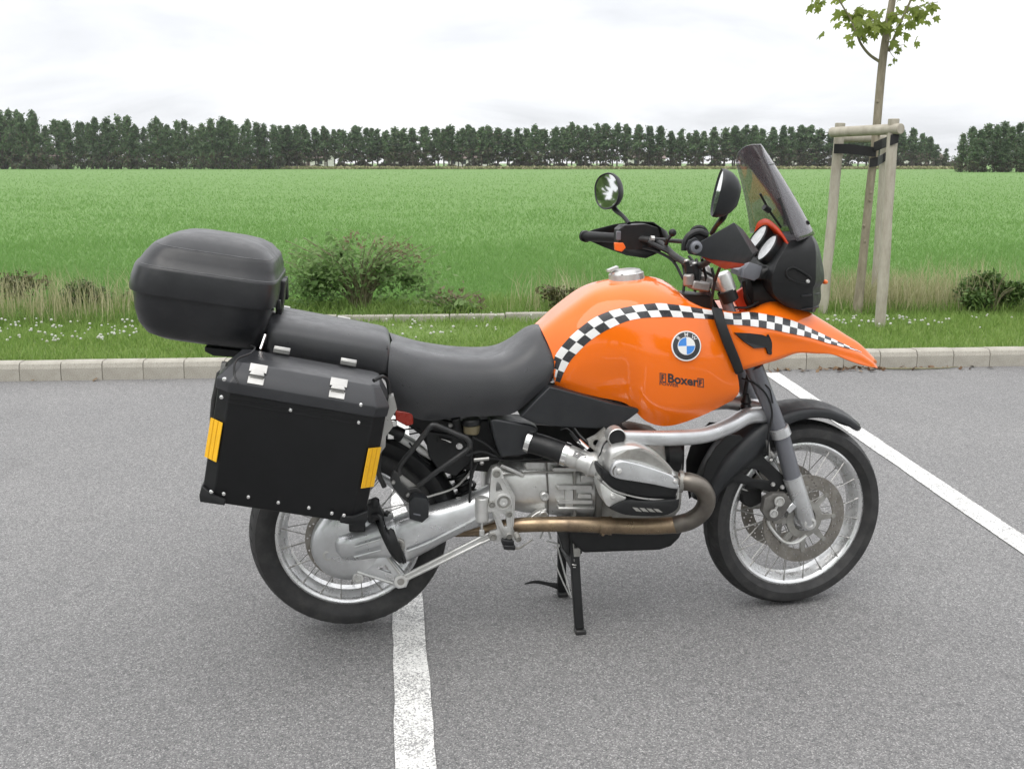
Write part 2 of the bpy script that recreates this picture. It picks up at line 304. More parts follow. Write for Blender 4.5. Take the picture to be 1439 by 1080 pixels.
class MB:
    def __init__(s): s.v = []; s.f = []; s.m = []; s.cur = 0
    def add(s, vs, fs):
        o = len(s.v); s.v += [tuple(v) for v in vs]; s.f += [tuple(o + i for i in f) for f in fs]; s.m += [s.cur] * len(fs); return s
    def loft(s, rings, closed=True, cap=True, wrap=False):
        n = len(rings[0]); vs = [p for r in rings for p in r]; fs = []
        K = len(rings)
        for i in range(K if wrap else K - 1):
            i2 = (i + 1) % K
            for j in range(n if closed else n - 1):
                j2 = (j + 1) % n; fs.append((i * n + j, i * n + j2, i2 * n + j2, i2 * n + j))
        if cap and closed and not wrap:
            fs.append(tuple(range(n - 1, -1, -1))); fs.append(tuple((K - 1) * n + j for j in range(n)))
        return s.add(vs, fs)
    def tube(s, path, r, n=8, cap=True, smooth=0, flat=None):
        P = [Vector(p) for p in path]
        if smooth: P = cr(P, smooth)
        K = len(P); rs = r if isinstance(r, (list, tuple)) else [r] * K
        if len(rs) != K: rs = [rs[min(len(rs) - 1, int(round(i * (len(rs) - 1) / (K - 1))))] if len(rs) < 3 and False else interp([(j / (len(rs) - 1), q) for j, q in enumerate(rs)], i / (K - 1)) for i in range(K)]
        T = [(P[min(i + 1, K - 1)] - P[max(i - 1, 0)]).normalized() for i in range(K)]
        up = Vector((0, 0, 1)) if abs(T[0].z) < .9 else Vector((1, 0, 0))
        nrm = (up - T[0] * up.dot(T[0])).normalized(); rings = []
        for i in range(K):
            nrm = (nrm - T[i] * nrm.dot(T[i])).normalized(); b = T[i].cross(nrm)
            fx, fy = flat if flat else (1, 1)
            rings.append([P[i] + (nrm * math.cos(2 * PI * k / n) * fx + b * math.sin(2 * PI * k / n) * fy) * rs[i] for k in range(n)])
        return s.loft(rings, True, cap)
    def lathe(s, prof, c=(0, 0, 0), axis=(0, 1, 0), n=32, closed=False, a0=0, a1=2 * PI):
        """prof: (radius, distance along axis)"""
        c = Vector(c); ax = Vector(axis).normalized(); u = ax.orthogonal().normalized(); w = ax.cross(u)
        full = abs(a1 - a0 - 2 * PI) < 1e-6; K = n if full else n + 1; rings = []
        for i in range(K):
            a = a0 + (a1 - a0) * i / n; d = u * math.cos(a) + w * math.sin(a)
            rings.append([c + d * r + ax * h for r, h in prof])
        return s.loft(rings, closed, False, full)
    def cyl(s, a, b, r, n=16, r2=None, ch=0):
        a, b = Vector(a), Vector(b); L = (b - a).length; r2 = r if r2 is None else r2
        pr = [(0, 0), (r - ch, 0), (r, ch), (r2, L - ch), (r2 - ch, L), (0, L)] if ch else [(0, 0), (r, 0), (r2, L), (0, L)]
        pr = [(max(q, 1e-5), h) for q, h in pr]
        return s.lathe(pr, a, b - a, n)
    def prism(s, pts, off):
        off = Vector(off); n = len(pts); vs = [Vector(p) for p in pts] + [Vector(p) + off for p in pts]
        fs = [tuple(range(n)), tuple(range(2 * n - 1, n - 1, -1))] + [(i, i + n, (i + 1) % n + n, (i + 1) % n) for i in range(n)]
        return s.add(vs, fs)
    def box(s, c, size, rot=None):
        c = Vector(c); h = Vector(size) / 2; q = rot if rot else Matrix.Identity(3)
        vs = [c + q @ Vector((sx * h.x, sy * h.y, sz * h.z)) for sx in (-1, 1) for sy in (-1, 1) for sz in (-1, 1)]
        return s.add(vs, [(0, 1, 3, 2), (4, 6, 7, 5), (0, 4, 5, 1), (2, 3, 7, 6), (0, 2, 6, 4), (1, 5, 7, 3)])
    def ball(s, c, r, n=12, sq=(1, 1, 1)):
        c = Vector(c); rings = []
        for i in range(n // 2 + 1):
            a = PI * i / (n // 2); rr = max(1e-5, math.sin(a))
            rings.append([c + Vector((r * sq[0] * rr * math.cos(2 * PI * k / n), r * sq[1] * rr * math.sin(2 * PI * k / n), r * sq[2] * math.cos(a))) for k in range(n)])
        return s.loft(rings, True, False)
    def bolt(s, p, nrm, r=.006, h=.004, n=8):
        p = Vector(p); d = Vector(nrm).normalized(); return s.lathe([(r, 0), (r, h * .5), (r * .7, h), (1e-5, h)], p, d, n)
    def build(s, name, mats, parent=None, smooth=35, base=None, loc=None, subsurf=0, bevel=0, solid=0, mirror=False, bseg=2):
        me = bpy.data.meshes.new(name)
        b = Vector(base) if base is not None else Vector((0, 0, 0))
        me.from_pydata([tuple(Vector(v) - b) for v in s.v] if base is not None else s.v, [], s.f)
        ms = mats if isinstance(mats, (list, tuple)) else [mats]
        for m in ms: me.materials.append(M[m])
        if len(ms) > 1: me.polygons.foreach_set('material_index', s.m)
        bm = bmesh.new(); bm.from_mesh(me)
        bmesh.ops.remove_doubles(bm, verts=bm.verts, dist=2e-6)
        bmesh.ops.recalc_face_normals(bm, faces=bm.faces); bm.to_mesh(me); bm.free()
        if smooth:
            me.shade_smooth(); me.set_sharp_from_angle(angle=R(smooth))
        o = bpy.data.objects.new(name, me); col.objects.link(o)
        if parent is not None: o.parent = parent
        if loc is not None: o.location = loc
        if mirror:
            k = o.modifiers.new('mirror', 'MIRROR'); k.use_axis = (False, True, False); k.use_clip = False
        if solid:
            k = o.modifiers.new('thickness', 'SOLIDIFY'); k.thickness = abs(solid); k.offset = 1 if solid > 0 else -1
        if bevel:
            k = o.modifiers.new('bevel', 'BEVEL'); k.width = bevel; k.segments = bseg; k.limit_method = 'ANGLE'; k.angle_limit = R(30)
        if subsurf:
            k = o.modifiers.new('smooth', 'SUBSURF'); k.levels = subsurf; k.render_levels = subsurf
        return o
def tag(o, label=None, cat=None, group=None, kind=None):
    for k, v in (('label', label), ('category', cat), ('group', group), ('kind', kind)):
        if v: o[k] = v
    return o
def empty(name, loc, rz=0):
    o = bpy.data.objects.new(name, None); o.empty_display_size = .1; col.objects.link(o); o.location = loc; o.rotation_euler = (0, 0, rz); return o
def curve_mesh(splines, extrude, bevel=0, closed=True):
    """2D outline with holes -> list of verts (x, y, z) and faces; extruded along z"""
    cu = bpy.data.curves.new('outline', 'CURVE'); cu.dimensions = '2D'; cu.fill_mode = 'BOTH'; cu.extrude = extrude; cu.bevel_depth = bevel; cu.bevel_resolution = 1
    for sp in splines:
        q = cu.splines.new('POLY'); q.points.add(len(sp) - 1); q.use_cyclic_u = True
        for p, (x, y) in zip(q.points, sp): p.co = (x, y, 0, 1)
    return _curve_to(cu)
def _curve_to(cu):
    o = bpy.data.objects.new('outline', cu); col.objects.link(o); bpy.context.view_layer.update()
    dg = bpy.context.evaluated_depsgraph_get(); me = bpy.data.meshes.new_from_object(o.evaluated_get(dg))
    vs = [v.co.copy() for v in me.vertices]; fs = [tuple(p.vertices) for p in me.polygons]
    bpy.data.objects.remove(o); bpy.data.curves.remove(cu); bpy.data.meshes.remove(me); return vs, fs
def text_mesh(txt, size=1., shear=0., extrude=0., bold=0.):
    cu = bpy.data.curves.new('lettering', 'FONT'); cu.body = txt; cu.size = size; cu.shear = shear; cu.extrude = extrude; cu.offset = bold; cu.align_x = 'LEFT'; cu.resolution_u = 3
    return _curve_to(cu)
def plate(mb, outline, holes, y0, y1, bevel=0.):
    """flat plate in the motorcycle's side plane between y0 and y1; outline and holes in (x, z)"""
    t = abs(y1 - y0) / 2; vs, fs = curve_mesh([outline] + holes, max(1e-4, t - bevel), bevel)
    ym = (y0 + y1) / 2
    mb.add([Vector((v.x, ym - v.z, v.y)) for v in vs], fs)
def px2(pts, y): return [(lambda q: (q.x, q.z))(at(a, b, y)) for a, b in pts]
def circ(c, r, n=12): return [(c[0] + r * math.cos(2 * PI * k / n), c[1] + r * math.sin(2 * PI * k / n)) for k in range(n)]
def crgrid(ctrl, nu, nv, closed_v=False):
    cols_ = [cr(c, nv, closed_v) for c in ctrl]
    rows = [cr([c[j] for c in cols_], nu) for j in range(len(cols_[0]))]
    return [[rows[j][i] for j in range(len(rows))] for i in range(len(rows[0]))]
def mirror_ring(side):
    """side: points from bottom edge up to the middle plane at y<=0 -> closed ring"""
    return side + [Vector((p.x, -p.y, p.z)) for p in reversed(side[:-1])]
def fast_mesh(name, V, F, mat, parent=None, kind=None):
    """V (n,3) array, F (m,k) array"""
    me = bpy.data.meshes.new(name); k = F.shape[1]
    me.vertices.add(len(V)); me.vertices.foreach_set('co', V.astype(np.float32).ravel())
    me.loops.add(F.size); me.loops.foreach_set('vertex_index', F.astype(np.int32).ravel())
    me.polygons.add(len(F)); me.polygons.foreach_set('loop_start', np.arange(0, F.size, k, dtype=np.int32)); me.polygons.foreach_set('loop_total', np.full(len(F), k, dtype=np.int32))
    for m in (mat if isinstance(mat, (list, tuple)) else [mat]): me.materials.append(M[m])
    me.update(calc_edges=True); me.validate()
    o = bpy.data.objects.new(name, me); col.objects.link(o)
    if parent is not None: o.parent = parent
    if kind: o['kind'] = kind
    return o
def blades(xy, z, h, w, lean, seed=0, segs=2, droop=.35):
    """grass blades: tapered bent strips. xy (n,2), z, h, w, lean arrays or scalars"""
    rs = np.random.RandomState(seed + 5000); n = len(xy); az = rs.rand(n) * 2 * np.pi; fa = rs.rand(n) * 2 * np.pi
    h = np.broadcast_to(h, n); w = np.broadcast_to(w, n); z = np.broadcast_to(z, n); lean = np.broadcast_to(lean, n)
    dx, dy = np.cos(az) * lean * h, np.sin(az) * lean * h; wx, wy = np.cos(fa) * w / 2, np.sin(fa) * w / 2
    if segs == 1:
        V = np.zeros((n, 3, 3)); V[:, 0] = np.stack([xy[:, 0] - wx, xy[:, 1] - wy, z], 1); V[:, 1] = np.stack([xy[:, 0] + wx, xy[:, 1] + wy, z], 1)
        V[:, 2] = np.stack([xy[:, 0] + dx, xy[:, 1] + dy, z + h * (1 - lean * droop)], 1)
        F = np.arange(n * 3).reshape(n, 3); return V.reshape(-1, 3), F
    V = np.zeros((n, 5, 3))
    V[:, 0] = np.stack([xy[:, 0] - wx, xy[:, 1] - wy, z], 1); V[:, 1] = np.stack([xy[:, 0] + wx, xy[:, 1] + wy, z], 1)
    mx, my, mz = xy[:, 0] + dx * .35, xy[:, 1] + dy * .35, z + h * .58
    V[:, 2] = np.stack([mx - wx * .75, my - wy * .75, mz], 1); V[:, 3] = np.stack([mx + wx * .75, my + wy * .75, mz], 1)
    V[:, 4] = np.stack([xy[:, 0] + dx, xy[:, 1] + dy, z + h * (1 - lean * droop)], 1)
    i = np.arange(n)[:, None] * 5
    F = np.concatenate([i + np.array([[0, 1, 3]]), i + np.array([[0, 3, 2]]), i + np.array([[2, 3, 4]])]); return V.reshape(-1, 3), F
def leafcards(C, size, seed=0, up=.3, aspect=1.6):
    """small pointed leaf quads at centres C with random tilt"""
    rs = np.random.RandomState(seed + 7000); n = len(C); d = rs.normal(size=(n, 3)); d[:, 2] += up; d /= np.linalg.norm(d, axis=1)[:, None]
    e = rs.normal(size=(n, 3)); e = np.cross(d, e); e /= np.linalg.norm(e, axis=1)[:, None]; size = np.broadcast_to(size, n)[:, None]
    a = e * size * aspect / 2; b = np.cross(d, e) * size / 2
    V = np.stack([C - a, C + b * .9 - a * .1, C + a, C - b * .9 - a * .1], 1).reshape(-1, 3); F = np.arange(n * 4).reshape(n, 4); return V, F
# ------------------------------------------------------------------ the setting: ground, car park, kerb, verge, field
rng = np.random.RandomState(7); random.seed(5)
KA = math.atan2(7.67 - 7.10, 3.87 + 3.59); KD = Vector((math.cos(KA), math.sin(KA), 0)); KN = Vector((-math.sin(KA), math.cos(KA), 0))
K0 = Vector((0, 7.10 + 3.59 * math.tan(KA), 0))          # kerb foot straight ahead
def kp(u, v, z=0.): return K0 + KD * u + KN * v + Vector((0, 0, z))    # u along the kerb, v behind its face
def sheet(name, pts, mat, kind='structure', cuts=0):
    m = MB().add(pts, [tuple(range(len(pts)))]); o = m.build(name, mat, smooth=0); tag(o, kind=kind); return o
sheet('terrain', [(-900, -900, -.06), (900, -900, -.06), (900, 1500, -.06), (-900, 1500, -.06)], 'verge')
sheet('car_park', [(-60, -60, 0), (60, -60, 0), kp(60, .02), kp(-60, .02)], 'asphalt')
VZ = .115                                                   # the verge lies level with the kerb top
def field_height(x, y): return VZ - .02
sheet('field', [kp(-700, 2.25, VZ - .03), kp(700, 2.25, VZ - .03), (700, 700, VZ - .03), (-700, 700, VZ - .03)], 'field')
# verge: gently uneven strip
vm = MB(); NU, NV = 90, 12; vs = []
for i in range(NU + 1):
    for j in range(NV + 1):
        u = -22 + 44 * i / NU; v = .13 + 2.3 * j / NV
        vs.append(kp(u, v, VZ - .02 + (.02 * math.sin(u * 1.3 + v * 2) + .015 * math.sin(u * .6 - v * 3)) * min(1, v) - (.01 if j == 0 else 0)))
vm.add(vs, [(i * (NV + 1) + j, (i + 1) * (NV + 1) + j, (i + 1) * (NV + 1) + j + 1, i * (NV + 1) + j + 1) for i in range(NU) for j in range(NV)])
tag(vm.build('verge', 'verge'), kind='structure')
# kerb: single blocks with mortar joints
kb = empty('kerb', K0, KA); tag(kb, kind='structure')
KL, KH = .283, .128
def kerb_block():
    L = KL / 2 - .0028; prof = [(-.002, -.12), (0.0, .086), (.012, .117), (.03, KH), (.118, KH), (.128, .118), (.13, -.12)]
    m = MB(); m.loft([[Vector((s * L, y, z)) for y, z in prof] for s in (-1, 1)]); return m
kproto = kerb_block().build('kerb_stone', 'kerb', kb, smooth=20, bevel=.0018)
for i in range(-28, 29):
    o = kproto if i == -28 else kproto.copy()
    if i != -28: col.objects.link(o)
    o.parent = kb; o.location = (i * KL + .07, random.uniform(-.002, .003), random.uniform(-.003, .003)); o.rotation_euler = (random.uniform(-.006, .006), 0, random.uniform(-.004, .004))
mm = MB(); mm.prism([(-8.2, .004, -.1), (-8.2, .008, .084), (-8.2, .034, .123), (-8.2, .122, .123), (-8.2, .124, -.1)], (16.4, 0, 0)); mm.build('mortar_joint', 'mortar', kb, smooth=0)
# painted bay lines
def strip(name, quad, label=None):
    o = MB().add(quad, [(0, 1, 2, 3)]).build(name, 'line', smooth=0); tag(o, kind='structure'); return o
def bay_line(name, a, b, w, ext0=0., ext1=0.):
    a, b = Vector(a), Vector(b); d = (b - a).normalized(); n = Vector((-d.y, d.x, 0)); a = a - d * ext0; b = b + d * ext1; q = []
    K = 60; L = []; Rr = []
    for i in range(K + 1):
        p = lerp(a, b, i / K); L.append(p + n * (w / 2 + random.uniform(-.003, .003)) + Vector((0, 0, .004))); Rr.append(p - n * (w / 2 + random.uniform(-.003, .003)) + Vector((0, 0, .004)))
    m = MB(); m.loft([L, Rr], False); o = m.build(name, 'line', smooth=0); tag(o, kind='structure'); return o
l1a, l1b = (gnd(574.5, 876) , gnd(584, 1080)); bay_line('parking_line', l1b, l1a, .105, 2.5, 3.75)
l2a, l2b = gnd(1083, 524), gnd(1439, 766); bay_line('parking_line', l2b, l2a, .115, 5.0, 0.0)
# debris in the gutter: dead leaves and a twig
n = 90; uu = rng.normal(2.55, .35, n); vv = -np.abs(rng.normal(0, .06, n)) - .01
uu[70:] = rng.uniform(-4.3, 5, 20); C = np.array([list(kp(a, b, .012)) for a, b in zip(uu, vv)])
Vt, Ft = leafcards(C, rng.uniform(.018, .045, n), 3, up=2.2); fast_mesh('leaf_litter', Vt, Ft, 'litter', kind='stuff')
m = MB(); m.tube([kp(2.75, -.05, .008), kp(2.95, -.09, .012), kp(3.2, -.07, .008), kp(3.35, -.03, .01)], [.006, .007, .005, .003], 6, smooth=4)
tag(m.build('fallen_twig', 'twig'), 'thin dark twig lying in the gutter below the kerb, right of the orange nose', 'twig')
# grass on the verge
def kpa(u, v, z): return np.stack([K0.x + KD.x * u + KN.x * v, K0.y + KD.y * u + KN.y * v, np.broadcast_to(z, u.shape)], 1)
def verge_grass(n, v0, v1, h0, h1, w, seed, name, mat, ur=(-7, 8)):
    r = np.random.RandomState(seed); u = r.uniform(*ur, n); v = v0 + (v1 - v0) * r.rand(n)
    P = kpa(u, v, VZ - .03); patch = .6 + .4 * np.sin(u * 2.1 + np.sin(v * 3)) * np.sin(v * 2.7 + u)
    h = r.uniform(h0, h1, n) * (.7 + .5 * patch)
    Vv, Fv = blades(P[:, :2], P[:, 2], h, w * r.uniform(.6, 1.3, n), r.uniform(.15, .9, n), seed); return fast_mesh(name, Vv, Fv, mat, kind='stuff')
verge_grass(90000, .13, 2.0, .05, .11, .006, 11, 'verge_grass', 'grass_blade')
verge_grass(30000, 1.85, 3.0, .08, .22, .007, 12, 'rough_grass', 'grass_blade')
# dry tall stalks along the field edge, in drifts
def drift(cu, su, n, seed, h=(.3, .75), v=(1.95, 2.9)):
    r = np.random.RandomState(seed); u = r.normal(cu, su, n); vv = r.uniform(*v, n); P = kpa(u, vv, VZ - .02)
    return blades(P[:, :2], P[:, 2], r.uniform(*h, n), .006 * r.uniform(.5, 1.2, n), r.uniform(.05, .55, n), seed)
allV, allF, off = [], [], 0
for cu, su, n, sd, hh in ((-3.9, .42, 600, 1, (.22, .55)), (-4.8, .4, 380, 2, (.22, .55)), (-2.85, .3, 120, 3, (.2, .45)), (.75, .32, 330, 4, (.2, .55)), (3.65, .26, 900, 5, (.25, .52)),
                          (4.05, .3, 700, 6, (.22, .48)), (4.6, .35, 600, 7, (.25, .62)), (1.6, .5, 60, 8, (.12, .3)), (2.7, .4, 60, 9, (.12, .28)), (5.6, .4, 250, 10, (.25, .6))):
    Vv, Fv = drift(cu, su, n, sd, hh); allV.append(Vv); allF.append(Fv + off); off += len(Vv)
fast_mesh('dry_grass', np.concatenate(allV), np.concatenate(allF), 'dry_grass', kind='stuff')
# clover flowers
allV, allF, off = [], [], 0
r = np.random.RandomState(21)
def clover(cu, su, v0, v1, n):
    global off
    for _ in range(n):
        u, v = r.normal(cu, su), r.uniform(v0, v1); c = kp(u, v, VZ + r.uniform(.035, .085)); s = r.uniform(.008, .0145)
        mb = MB(); mb.ball(c, s, 6, (1, 1, .8)); mb.f = [f for f in mb.f]; V_ = np.array(mb.v); F_ = np.array(mb.f); allV.append(V_); allF.append(F_ + off); off += len(V_)
clover(-3.4, .65, .7, 1.75, 120); clover(-2.4, .45, .8, 1.7, 55); clover(-.4, .5, .6, 1.8, 34); clover(2.7, .4, .9, 1.5, 30); clover(3.4, .4, 1.0, 1.45, 38); clover(4.2, .5, .7, 1.6, 14); clover(.6, .3, 1.0, 1.75, 10); clover(-4.6, .5, .7, 1.8, 40)
fast_mesh('clover_flowers', np.concatenate(allV), np.concatenate(allF), 'clover', kind='stuff')
# the crop in the field: leaning short blades, spaced ever wider and coarser with distance
r = np.random.RandomState(31); n = 340000; y = 1 / r.uniform(1 / 223., 1 / 9.2, n); x = r.uniform(-.60, .60, n) * y * 1.02
keep = (x * math.sin(-KA) + y * math.cos(KA)) > 9.45; x, y = x[keep], y[keep]; n = len(x)
hh = r.uniform(.07, .14, n) * (.9 + .15 * np.sin(x * .7 + np.sin(y * .5) * 2)); ww = (.0045 + .00058 * y) * r.uniform(.6, 1.3, n)
Vv, Fv = blades(np.stack([x, y], 1), VZ - .04, hh, ww, r.uniform(.3, 1.0, n), 31, segs=1); fast_mesh('field_crop', Vv, Fv, 'crop_blade', kind='stuff')
# concrete edging half hidden behind the bramble
eg = empty('concrete_edging', kp(-.55, 1.88, VZ)); tag(eg, 'low pale concrete edging half buried at the far side of the verge, beside the bramble', 'edging')
eg.rotation_euler = (0, 0, KA)
ep = MB(); ep.box((0, 0, 0), (.492, .085, .12))
epo = ep.build('edging_stone', 'kerb', eg, smooth=0, bevel=.008)
for i in range(-3, 2):
    o = epo if i == -3 else epo.copy()
    if i != -3: col.objects.link(o)
    o.parent = eg; o.location = (i * .5 + .38, random.uniform(-.004, .004), random.uniform(-.006, .004))
# ------------------------------------------------------------------ shrubs, young tree with its stakes, tree row, houses
def wat(px, py, Y):
    d = _ray(px, py); t = Y / d.y; return Vector((d.x * t, Y, CAMH + d.z * t))
def shrub(name, label, c, rx, ry, h, n, mat, leaf, seed, dry=None, stems=14, cat='shrub', group=None, shape=.6, jag=.25):
    r = np.random.RandomState(seed); root = empty(name, c); tag(root, label, cat, group)
    lobes = [(r.uniform(-.7, .7) * rx, r.uniform(-.6, .6) * ry, r.uniform(.30, .72) * h, r.uniform(.32, .55)) for _ in range(9)]
    pts = []
    for i in range(n):
        lx, ly, lz, s = lobes[r.randint(len(lobes))]
        d = r.normal(size=3); d /= np.linalg.norm(d); q = r.rand() ** .45 * s * (1 + r.uniform(-jag, jag))
        p = np.array([lx + d[0] * q * rx, ly + d[1] * q * ry, lz + d[2] * q * h * .62])
        if p[2] > 0.01: pts.append(p)
    P = np.array(pts); Vv, Fv = leafcards(P, r.uniform(leaf * .6, leaf * 1.3, len(P)), seed, up=1.3); fast_mesh('foliage', Vv, Fv, mat, root)
    if dry:
        q = []
        for k in range(dry[1]):
            a = r.uniform(-.2, .9); base = np.array([lerp(-.25, .85, r.rand()) * rx, r.uniform(-.6, .6) * ry, 0]); base[2] = h * (.98 - .42 * abs(base[0] / rx - .05)) + r.uniform(-.1, .04)
            q += [base + r.normal(size=3) * .028 for _ in range(14)]
        Vv, Fv = leafcards(np.array(q), r.uniform(leaf * .4, leaf * .9, len(q)), seed + 1); fast_mesh('withered_tips', Vv, Fv, dry[0], root, 'stuff')
    m = MB()
    for k in range(stems):
        a = r.uniform(0, 2 * PI); e = Vector((math.cos(a) * rx * r.uniform(.4, .95), math.sin(a) * ry * r.uniform(.4, .9), h * r.uniform(.5, .98)))
        m.tube([(r.uniform(-.1, .1) * rx, r.uniform(-.1, .1) * ry, -.03), (e.x * .35, e.y * .35, e.z * .65), tuple(e)], [.008, .006, .003], 5, smooth=3)
    m.build('stems', 'twig', root); return root
bc = gnd(500, 446, VZ)
shrub('bramble', 'large tangled green bramble with withered brown tips behind the motorcycle seat', (bc.x, bc.y + .35, VZ - .03), .80, .45, .78, 4600, 'bramble_leaf', .036, 41, ('bramble_dry', 16), 60, 'bush', jag=1.1)
b2 = gnd(640, 449, VZ); shrub('bramble', 'low sparse trailing bramble at the right foot of the large one', (b2.x - .05, b2.y + .3, VZ - .03), .38, .25, .26, 420, 'bramble_leaf', .045, 42, ('bramble_dry', 10), 16, 'bush')
s1 = gnd(120, 437, VZ); shrub('small_shrub', 'small dark green shrub on the verge left of the top case', (s1.x, s1.y + .0, VZ - .02), .21, .2, .33, 2200, 'shrub_leaf', .028, 43)
s2 = gnd(14, 428, VZ); shrub('small_shrub', 'brownish shrub among dry grass at the left edge', (s2.x, s2.y + .2, VZ - .02), .3, .25, .34, 900, 'shrub_brown', .032, 44)
s3 = gnd(775, 446, VZ); shrub('small_shrub', 'brownish shrub half hidden behind the orange fuel tank', (s3.x + .1, s3.y + .2, VZ - .02), .26, .24, .33, 900, 'shrub_brown', .03, 45)
s4 = gnd(1394, 438, VZ); shrub('small_shrub', 'dense dark green shrub in dry grass at the right edge', (s4.x, s4.y - .02, VZ - .02), .32, .24, .44, 5200, 'shrub_leaf', .032, 46)
s5 = gnd(180, 434, VZ); shrub('small_shrub', 'low light green plant on the verge just left of the top case', (s5.x, s5.y + .2, VZ - .02), .14, .14, .22, 300, 'bramble_leaf', .035, 47)

# --- young maple tied between stakes
TY = 10.42
tb = gnd(1203, 441, VZ); TY = tb.y
tree = empty('young_maple_tree', (tb.x, tb.y, VZ - .03)); tag(tree, 'young maple with thin leaning trunk tied between three wooden stakes', 'tree')
tl = lambda px, py, dy=0: wat(px, py, TY + dy) - Vector((tb.x, tb.y, VZ - .03))
m = MB(); trunk_pts = [Vector((0, 0, -.05)), tl(1209, 400), tl(1216, 330), tl(1223, 260), tl(1230, 200), tl(1236, 130), tl(1241, 80), tl(1247, 40), tl(1254, 0), tl(1262, -60), tl(1268, -130), tl(1275, -230), tl(1279, -330)]
m.tube(trunk_pts, [.052, .041, .038, .037, .037, .037, .036, .034, .031, .027, .022, .015, .008], 12, smooth=5)
for k in range(9):
    p = trunk_pts[2 + k % 7]; m.ball(Vector(p) + Vector((random.uniform(-.035, .035), -.035, random.uniform(-.15, .15))), .014, 6)
trunk = m.build('trunk', 'bark', tree)
def maple_leaf(seed):
    r = random.Random(seed); V_ = [(0, 0, 0)]; pr = [(0, 1.15), (14, .82), (24, .62), (40, .88), (50, 1.0), (62, .66), (84, .62), (98, .86), (112, .55), (150, .42), (172, .28)]
    ang = [(-a, q) for a, q in reversed(pr)][:-1] + pr
    for a, q in ang: V_.append((math.sin(R(a)) * q * .5, .35 + math.cos(R(a)) * q * .55, .10 * abs(math.sin(R(a))) * q + r.uniform(-.04, .04)))
    V_[0] = (0, .3, 0); n = len(ang); F_ = [(0, i, i + 1) for i in range(1, n)]
    V_ += [(-.012, -.3, .02), (.012, -.3, .02), (0, .3, .01)]; F_.append((n + 1, n + 2, n + 3))
    me = bpy.data.meshes.new('leaf'); me.from_pydata(V_, [], F_); me.materials.append(M['maple']); return me
leaf_meshes = [maple_leaf(k) for k in range(4)]
rl = random.Random(9)
def leaf_on(parent, p, size):
    o = bpy.data.objects.new('leaf', leaf_meshes[rl.randrange(4)]); col.objects.link(o); o.parent = parent; o.location = p; s = size * rl.uniform(.7, 1.2); o.scale = (s, s, s)
    o.rotation_euler = (rl.uniform(-2.6, -.5), rl.uniform(-.6, .6), rl.uniform(0, 6.28))
def branch(pts, rad, leaves, spread, size=.118, start=.4):
    m = MB(); P = cr(pts, 5); m.tube(P, rad, 6); b = m.build('branch', 'twig', tree)
    for k in range(leaves):
        t = start + (1 - start) * rl.random(); p = P[int(t * (len(P) - 1))]
        leaf_on(b, p + Vector((rl.gauss(0, spread), rl.gauss(0, spread), rl.gauss(-.02, spread * .6))), size)
branch([tl(1238, 88), tl(1222, 77), tl(1210, 62), tl(1203, 45), tl(1195, 26, .1), tl(1182, 5, .1), tl(1168, -25, .1)], [.014, .012, .010, .008, .006], 24, .10, start=.62)
branch([tl(1208, 56), tl(1216, 42, -.1), tl(1220, 30, -.1)], [.005, .003], 14, .07, start=.7)
branch([tl(1246, 38), tl(1236, 37, -.1), tl(1228, 30, -.15), tl(1220, 22, -.2)], [.007, .005, .003], 16, .06, start=.55)
branch([tl(1249, 72), tl(1258, 50, -.08), tl(1268, 26, -.1), tl(1280, 0, -.1), tl(1295, -40, -.1)], [.015, .012, .010, .007], 28, .11, start=.45)
branch([tl(1270, 20, -.1), tl(1285, 12, -.1), tl(1300, 6, -.1), tl(1318, 3, -.1)], [.006, .003], 18, .06, start=.3)
branch([tl(1252, 64), tl(1262, 64, -.1), tl(1272, 63, -.1)], [.004, .002], 7, .03, .07, start=.5)
branch([tl(1250, 72, -.02), tl(1254, 78, -.06), tl(1258, 82, -.08)], [.003, .002], 4, .02, .06, start=.5)
branch([tl(1246, 24), tl(1252, 22, -.15), tl(1262, 20, -.25)], [.006, .003], 14, .07, start=.3)
branch([tl(1168, -25, .1), tl(1155, -10, .1), tl(1149, 6, .1)], [.004, .002], 5, .03, .1, start=.8)
branch([tl(1195, 26, .1), tl(1205, 12, .1), tl(1214, 6, .1)], [.004, .002], 14, .07, start=.4)
for k in range(9):
    a = k * 2.4; z = -60 - 26 * k; p = tl(1258 + k * 2, z)
    branch([p, p + Vector((math.cos(a) * .35, math.sin(a) * .35, .25)), p + Vector((math.cos(a) * .8, math.sin(a) * .8, .7))], [.012, .008, .004], 16, .14, start=.3)

# --- stakes
sf = empty('tree_stake_frame', (tb.x, tb.y, VZ)); tag(sf, 'weathered round wooden stakes with crossbars and black straps holding the young tree', 'tree stakes')
sl = lambda p: p - Vector((tb.x, tb.y, VZ))
rfb = gnd(1237, 458, VZ); rrb = gnd(1229, 432, VZ); lb = gnd(1156, 441, VZ)
def post(a, b, r):
    m = MB(); a, b = sl(a) - Vector((0, 0, .1)), sl(b); d = (b - a); n = 7
    m.tube([lerp(a, b, i / n) + Vector((random.uniform(-.003, .003), random.uniform(-.003, .003), 0)) for i in range(n + 1)], [r * random.uniform(.97, 1.04) for _ in range(n + 1)], 14); m.build('post', 'stake', sf, bevel=.004, smooth=40)
lt = wat(1181, 173, lb.y); rft = wat(1256, 167, rfb.y); rrt = wat(1245, 196, rrb.y)
post(lb, lt, .045); post(rfb, rft, .045); post(rrb, rrt, .043)
def bar(a, b, r):
    m = MB(); m.tube([sl(lerp(a, b, i / 5)) for i in range(6)], r, 14); m.build('crossbar', 'stake', sf, bevel=.004, smooth=40)
ca = wat(1169, 186, lb.y - .09); cb = wat(1266, 181, rfb.y - .09); bar(ca, cb, .044)
